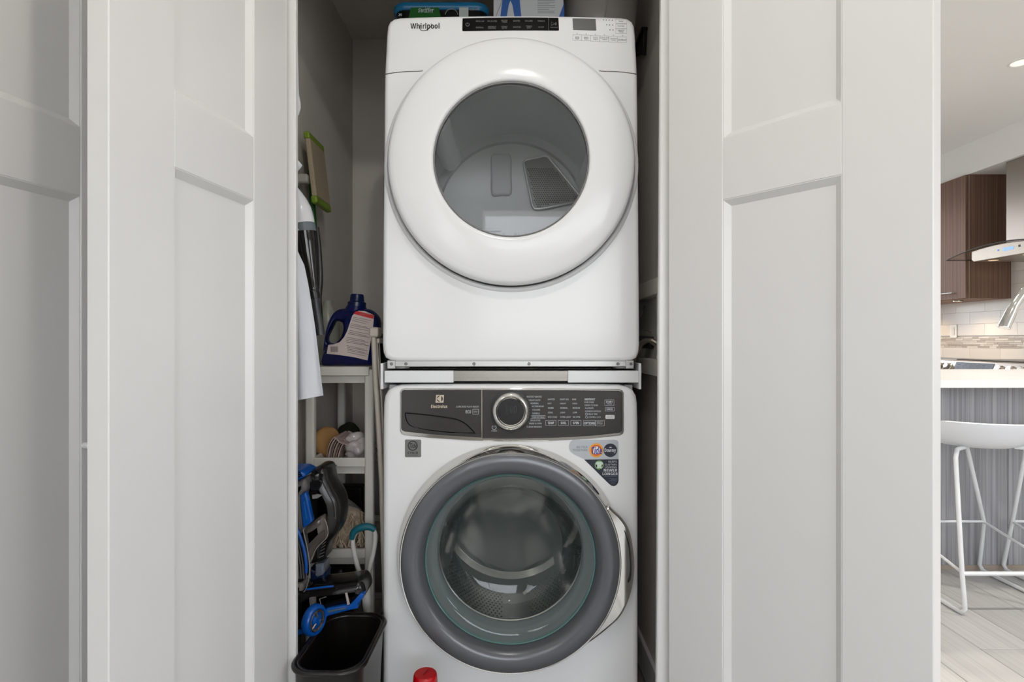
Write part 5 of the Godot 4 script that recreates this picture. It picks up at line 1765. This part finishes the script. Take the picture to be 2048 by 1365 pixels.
	for x in [3.36, 3.40, 3.86]:
		ring.append(x)
	var cg := G.new()
	cg.loft([arc.call(3.36, 0.004, 0.45, 0.0), arc.call(3.86, 0.004, 0.45, 0.0)], false)
	cg.loft([arc.call(3.36, -0.004, 0.45, 0.0), arc.call(3.86, -0.004, 0.45, 0.0)], false)
	var can := part("glass_canopy", cg, glass(Color(0.3, 0.3, 0.3), 0.08), o)
	var eg := G.new()
	eg.tube(arc.call(3.36, 0.0, 0.45, 0.0), 0.0042, 8)
	eg.tube([arc.call(3.36, 0.0, 0.45, 0)[0], arc.call(3.86, 0.0, 0.45, 0)[0]], 0.0042, 8)
	part("glass_edge", eg, mat(Color(0.10, 0.08, 0.075), 0.2), can)
	var bpl := PackedVector2Array()
	for p in arc.call(0.0, -0.010, 0.235, 0):
		bpl.append(Vector2(p.z, p.y))
	bpl.append(Vector2(-zc + 0.235, 1.665))
	bpl.append(Vector2(-zc + 0.215, 1.650))
	bpl.append(Vector2(-zc - 0.215, 1.650))
	bpl.append(Vector2(-zc - 0.235, 1.665))
	var bg := G.new()
	bg.x = Transform3D(Basis(Vector3(0, 0, 1), Vector3.UP, Vector3(-1, 0, 0)), Vector3(3.38, 0, 0))
	var body := part("hood_body", bg.slab(bpl, -0.47, 0.0, 0.003), mat(Color(0.60, 0.57, 0.53), 0.35, 0.8), o)
	part("display", G.new().box(Vector3(3.3795, 1.700, -3.875), Vector3(0.003, 0.020, 0.085)), glow(Color(0.55, 0.72, 0.92), 0.8), body)
	part("button", G.new().box(Vector3(3.3795, 1.702, -3.955), Vector3(0.003, 0.010, 0.010)), glow(Color(0.3, 0.5, 0.9), 0.5), body)
	part("button", G.new().box(Vector3(3.3795, 1.705, -3.79), Vector3(0.003, 0.014, 0.014)), M.dark, body)
	for z in [4.09, 3.81]:
		var lg := G.new()
		lg.x.origin = Vector3(3.46, 1.6485, -z)
		part("lamp_lens", lg.lathe([Vector2(0.030, 0.001), Vector2(0, -0.001)], 24), glow(warm, 3.0), body)
		spot("hood_glow", Vector3(3.46, 1.64, -z), warm, 0.8, 60)
	# range
	o = thing("range_stove", "stainless slide-in range with black touch panel and knobs", "stove", Vector3(3.53, 0, -3.95))
	part("body", G.new().box(Vector3(3.545, 0.43, -3.95), Vector3(0.62, 0.86, 0.755), 0.003), ss, o)
	part("cooktop", G.new().box(Vector3(3.56, 0.894, -3.95), Vector3(0.60, 0.065, 0.758), 0.004), ss, o)
	part("burner_plate", G.new().box(Vector3(3.60, 0.930, -3.95), Vector3(0.48, 0.008, 0.70), 0.002), M.black, o)
	var pn := G.new()
	pn.x = Transform3D(Basis(Vector3(0, 0, 1), Vector3.UP, Vector3(-1, 0, 0)), Vector3(3.235, 0, 0)) * Transform3D(Basis(Vector3.RIGHT, -0.45), Vector3(0, 0.875, 0))
	var tilt := pn.x
	pn.box(Vector3(-3.95, 0, 0), Vector3(0.758, 0.105, 0.02), 0.003)
	var cpn := part("front_panel", pn, mat(Color(0.62, 0.58, 0.54), 0.28, 0.9), o)
	pn = G.new()
	pn.x = tilt
	part("touch_panel", pn.box(Vector3(-3.985, 0.0, 0.0105), Vector3(0.33, 0.082, 0.003), 0.001), mat(Color(0.03, 0.025, 0.025), 0.15), cpn)
	pn = G.new()
	pn.x = tilt
	for i in 5:
		for j in 2:
			pn.box(Vector3(-4.12 + i * 0.055, 0.022 - j * 0.02, 0.0122), Vector3(0.022, 0.004, 0.0006))
	part("key_print", pn, mat(Color(0.35, 0.34, 0.34), 0.5), cpn)
	pn = G.new()
	pn.x = tilt
	part("clock_display", pn.box(Vector3(-4.0, -0.02, 0.0122), Vector3(0.035, 0.014, 0.0008)), glow(Color(0.1, 0.45, 0.75), 0.8), cpn)
	for z in [4.265, 4.20, 3.755, 3.67, 3.59]:
		var kg := G.new()
		kg.x = tilt * Transform3D(Basis(Vector3.RIGHT, PI / 2), Vector3(-z, 0.0, 0.01))
		part("knob", kg.lathe([Vector2(0.027, 0.0), Vector2(0.028, 0.004), Vector2(0.022, 0.008), Vector2(0.020, 0.028), Vector2(0.017, 0.031), Vector2(0, 0.031)], 28), M.chrome, cpn)
	part("oven_handle", G.new().tube([Vector3(3.235, 0.76, -4.25), Vector3(3.18, 0.76, -4.25), Vector3(3.18, 0.76, -3.65), Vector3(3.235, 0.76, -3.65)], 0.011, 12), M.steel, o)
	# base units either side of the range
	for q in [[4.335, 5.7, "brown wood-grain base cabinet beyond the range"], [3.315, 3.565, "brown wood-grain base cabinet between range and peninsula"]]:
		o = thing("base_cabinet", q[2], "cabinet", Vector3(3.56, 0, -(q[0] + q[1]) / 2))
		part("carcass", G.new().box(Vector3(3.56, 0.44, -(q[0] + q[1]) / 2), Vector3(0.58, 0.87, q[1] - q[0] - 0.004), 0.001), wood, o)
		part("door", G.new().box(Vector3(3.26, 0.47, -(q[0] + q[1]) / 2), Vector3(0.020, 0.74, q[1] - q[0] - 0.010), 0.001), wood, o)
		part("worktop", G.new().box(Vector3(3.55, 0.8925, -(q[0] + q[1]) / 2), Vector3(0.62, 0.03, q[1] - q[0] - 0.002), 0.002), quartz, o)
	# socket plate
	o = thing("wall_plate", "white electrical outlet plate on the kitchen tiles above the mosaic band", "outlet", Vector3(3.86, 1.10, -4.97))
	part("plate", G.new().rbox(Vector3(3.857, 1.155, -4.97), Vector3(0.008, 0.115, 0.075), 0.003), mat(Color(0.88, 0.88, 0.87), 0.3), o)
	part("socket", G.new().rbox(Vector3(3.852, 1.155, -4.97), Vector3(0.006, 0.068, 0.034), 0.002), mat(Color(0.80, 0.80, 0.79), 0.35), o)
	# peninsula
	o = thing("peninsula", "kitchen peninsula faced with grey wood-grain panels behind the bar stools", "kitchen island", Vector3(2.6, 0, -2.95))
	part("carcass", G.new().box(Vector3(2.70, 0.44, -2.98), Vector3(2.30, 0.87, 0.60)), gray, o)
	for q in [[1.55, 2.318], [2.320, 3.085], [3.087, 3.85]]:
		part("face_panel", G.new().box(Vector3((q[0] + q[1]) / 2, 0.448, -2.669), Vector3(q[1] - q[0], 0.852, 0.018), 0.0008), gray, o)
	part("toe_strip", G.new().box(Vector3(2.70, 0.011, -2.664), Vector3(2.30, 0.022, 0.012)), mat(Color(0.62, 0.57, 0.52), 0.5), o)
	solo("countertop", G.new().box(Vector3(2.675, 0.8905, -2.835), Vector3(2.37, 0.031, 0.95), 0.002), quartz, "thick white quartz countertop laid on the grey peninsula", "countertop")
	# faucet
	o = thing("faucet", "chrome pull-down kitchen faucet arching over the countertop", "faucet", Vector3(2.72, 0.906, -2.78))
	part("base", G.new().tube([Vector3(2.72, 0.906, -2.80), Vector3(2.72, 0.93, -2.80)], 0.027, 20), M.chrome, o)
	part("spout", G.new().tube(curve([Vector3(2.72, 0.92, -2.80), Vector3(2.72, 1.16, -2.80), Vector3(2.69, 1.29, -2.80), Vector3(2.62, 1.345, -2.80), Vector3(2.54, 1.33, -2.80), Vector3(2.485, 1.265, -2.80), Vector3(2.462, 1.225, -2.80)], 6), 0.0195, 18), M.chrome, o)
	part("spray_head", G.new().tube([Vector3(2.466, 1.232, -2.80), Vector3(2.456, 1.212, -2.80), Vector3(2.420, 1.137, -2.80), Vector3(2.419, 1.134, -2.80)], [0.0215, 0.0235, 0.0265, 0.022], 20), M.chrome, o)
	# recessed ceiling lamp seen at the picture's right edge
	for q in [[2.79, 3.12, "recessed ceiling light above the kitchen peninsula", 8.5], [1.7, 3.12, "recessed ceiling light over the left end of the peninsula", 8.5], [2.79, 4.5, "recessed ceiling light before the kitchen range", 2.0], [1.7, 1.5, "recessed ceiling light in front of the bar stools", 7.5], [3.0, 1.5, "recessed ceiling light near the right wall by the peninsula", 9.5]]:
		o = thing("ceiling_light", q[2], "lamp", Vector3(q[0], 2.59, -q[1]))
		var lg := G.new()
		lg.x.origin = Vector3(q[0], 2.6, -q[1])
		part("trim_ring", lg.lathe([Vector2(0.060, 0.0), Vector2(0.058, -0.004), Vector2(0.048, -0.006), Vector2(0.044, -0.001)], 40), M.enamel2, o)
		lg = G.new()
		lg.x.origin = Vector3(q[0], 2.598, -q[1])
		part("lens", lg.lathe([Vector2(0.044, 0.0), Vector2(0, -0.002)], 32), glow(Color(1, 0.93, 0.82), 4.0), o)
		spot("ceiling_glow", Vector3(q[0], 2.58, -q[1]), Color(1, 0.965, 0.92), q[3], 65, 0.045)

	# small surface lamp on the hall ceiling, above the viewer
	o = thing("flush_light", "small opal globe ceiling light in the hall facing the closet", "lamp", Vector3(0.05, 2.40, -0.32))
	var fg := G.new()
	fg.x.origin = Vector3(0.05, 2.6, -0.32)
	part("base", fg.lathe([Vector2(0.05, 0.0), Vector2(0.05, -0.018), Vector2(0.012, -0.022), Vector2(0.012, -0.11)], 32), M.enamel2, o)
	fg = G.new()
	fg.x.origin = Vector3(0.05, 2.45, -0.32)
	part("globe", fg.lathe([Vector2(0.0, 0.05), Vector2(0.025, 0.0433), Vector2(0.0433, 0.025), Vector2(0.05, 0.0), Vector2(0.0433, -0.025), Vector2(0.025, -0.0433), Vector2(0.0, -0.05)], 32), glow(Color(1, 0.97, 0.92), 4.0), o)
	omni("flush_glow", Vector3(0.05, 2.36, -0.32), Color(1, 0.98, 0.95), 1.5, 0.03)

# ---------------------------------------------------------------- bar stools
func stools() -> void:
	var wm := mat(Color(0.86, 0.87, 0.88), 0.35)
	for si in 2:
		var dx := 0.53 * si
		var o := thing("bar_stool", ["white shell bar stool on wire legs by the grey peninsula, its seat in full view", "second white bar stool at the right edge, only its left wire leg showing"][si], "bar stool", Vector3(1.955 + dx, 0, -2.44), "bar stools at the peninsula")
		var c := Vector3(1.955 + dx, 0.63, -2.38)
		# moulded shell: rounded dish, higher at the back (towards the viewer)
		var outer := []
		var inner := []
		for i in 11:
			var u := i / 10.0
			var ro := []
			var rin := []
			for j in 48:
				var a := TAU * j / 48
				var r := Vector2(cos(a), sin(a))
				var sx := 0.236 * pow(u, 0.62)
				var sz := 0.205 * pow(u, 0.62)
				var back := maxf(0.0, r.y)
				var rise := (0.052 + 0.062 * smoothstep(-0.25, 0.45, r.y)) * pow(u, 2.4)
				ro.append(c + Vector3(r.x * sx, rise, r.y * sz))
				rin.append(c + Vector3(r.x * sx * 0.978, rise + 0.009 * (1.0 - u * 0.35), r.y * sz * 0.978))
			outer.append(ro)
			inner.append(rin)
		inner.reverse()
		part("seat", G.new().loft(outer + inner, true, true, true), mat(Color(0.87, 0.88, 0.90), 0.4), o)
		for s in [-1, 1]:
			var x0 := 1.965 + dx
			var tx := (0.035 if s > 0 else 0.20) if si == 0 else 0.235
			var fr := G.new()
			# one bent wire: near leg, floor runner, far leg
			var near := [Vector3(x0 + s * 0.10, 0.634, -2.34), Vector3(x0 + s * 0.165, 0.632, -2.30), Vector3(x0 + s * 0.178, 0.60, -2.292), Vector3(x0 + s * 0.205, 0.16, -2.225), Vector3(x0 + s * 0.2095, 0.03, -2.205), Vector3(x0 + s * 0.21, 0.011, -2.222), Vector3(x0 + s * 0.21, 0.0095, -2.25), Vector3(x0 + s * 0.21, 0.0095, -2.60), Vector3(x0 + s * 0.21, 0.011, -2.63), Vector3(x0 + s * 0.2095, 0.03, -2.646), Vector3(x0 + s * 0.20, 0.24, -2.61), Vector3(x0 + s * tx, 0.60, -2.50), Vector3(x0 + s * (tx - 0.01), 0.632, -2.47), Vector3(x0 + s * (tx - 0.01), 0.634, -2.42)]
			fr.tube(near, 0.0085, 10)
			part("side_frame", fr, wm, o)
			part("side_bar", G.new().tube([Vector3(x0 + s * 0.199, 0.24, -2.608), Vector3(x0 + s * 0.203, 0.162, -2.224)], 0.0062, 10), wm, o)
			for z in [2.27, 2.58]:
				part("glide", G.new().box(Vector3(x0 + s * 0.21, 0.003, -z), Vector3(0.014, 0.006, 0.04), 0.001), mat(Color(0.6, 0.6, 0.6), 0.5), o)
		var x1 := 1.965 + dx
		part("foot_bar", G.new().tube([Vector3(x1 - 0.205, 0.160, -2.224), Vector3(x1 + 0.205, 0.160, -2.224)], 0.0085, 10), wm, o)
		part("rear_bar", G.new().tube([Vector3(x1 - 0.20, 0.243, -2.608), Vector3(x1 + 0.20, 0.243, -2.608)], 0.0062, 10), wm, o)
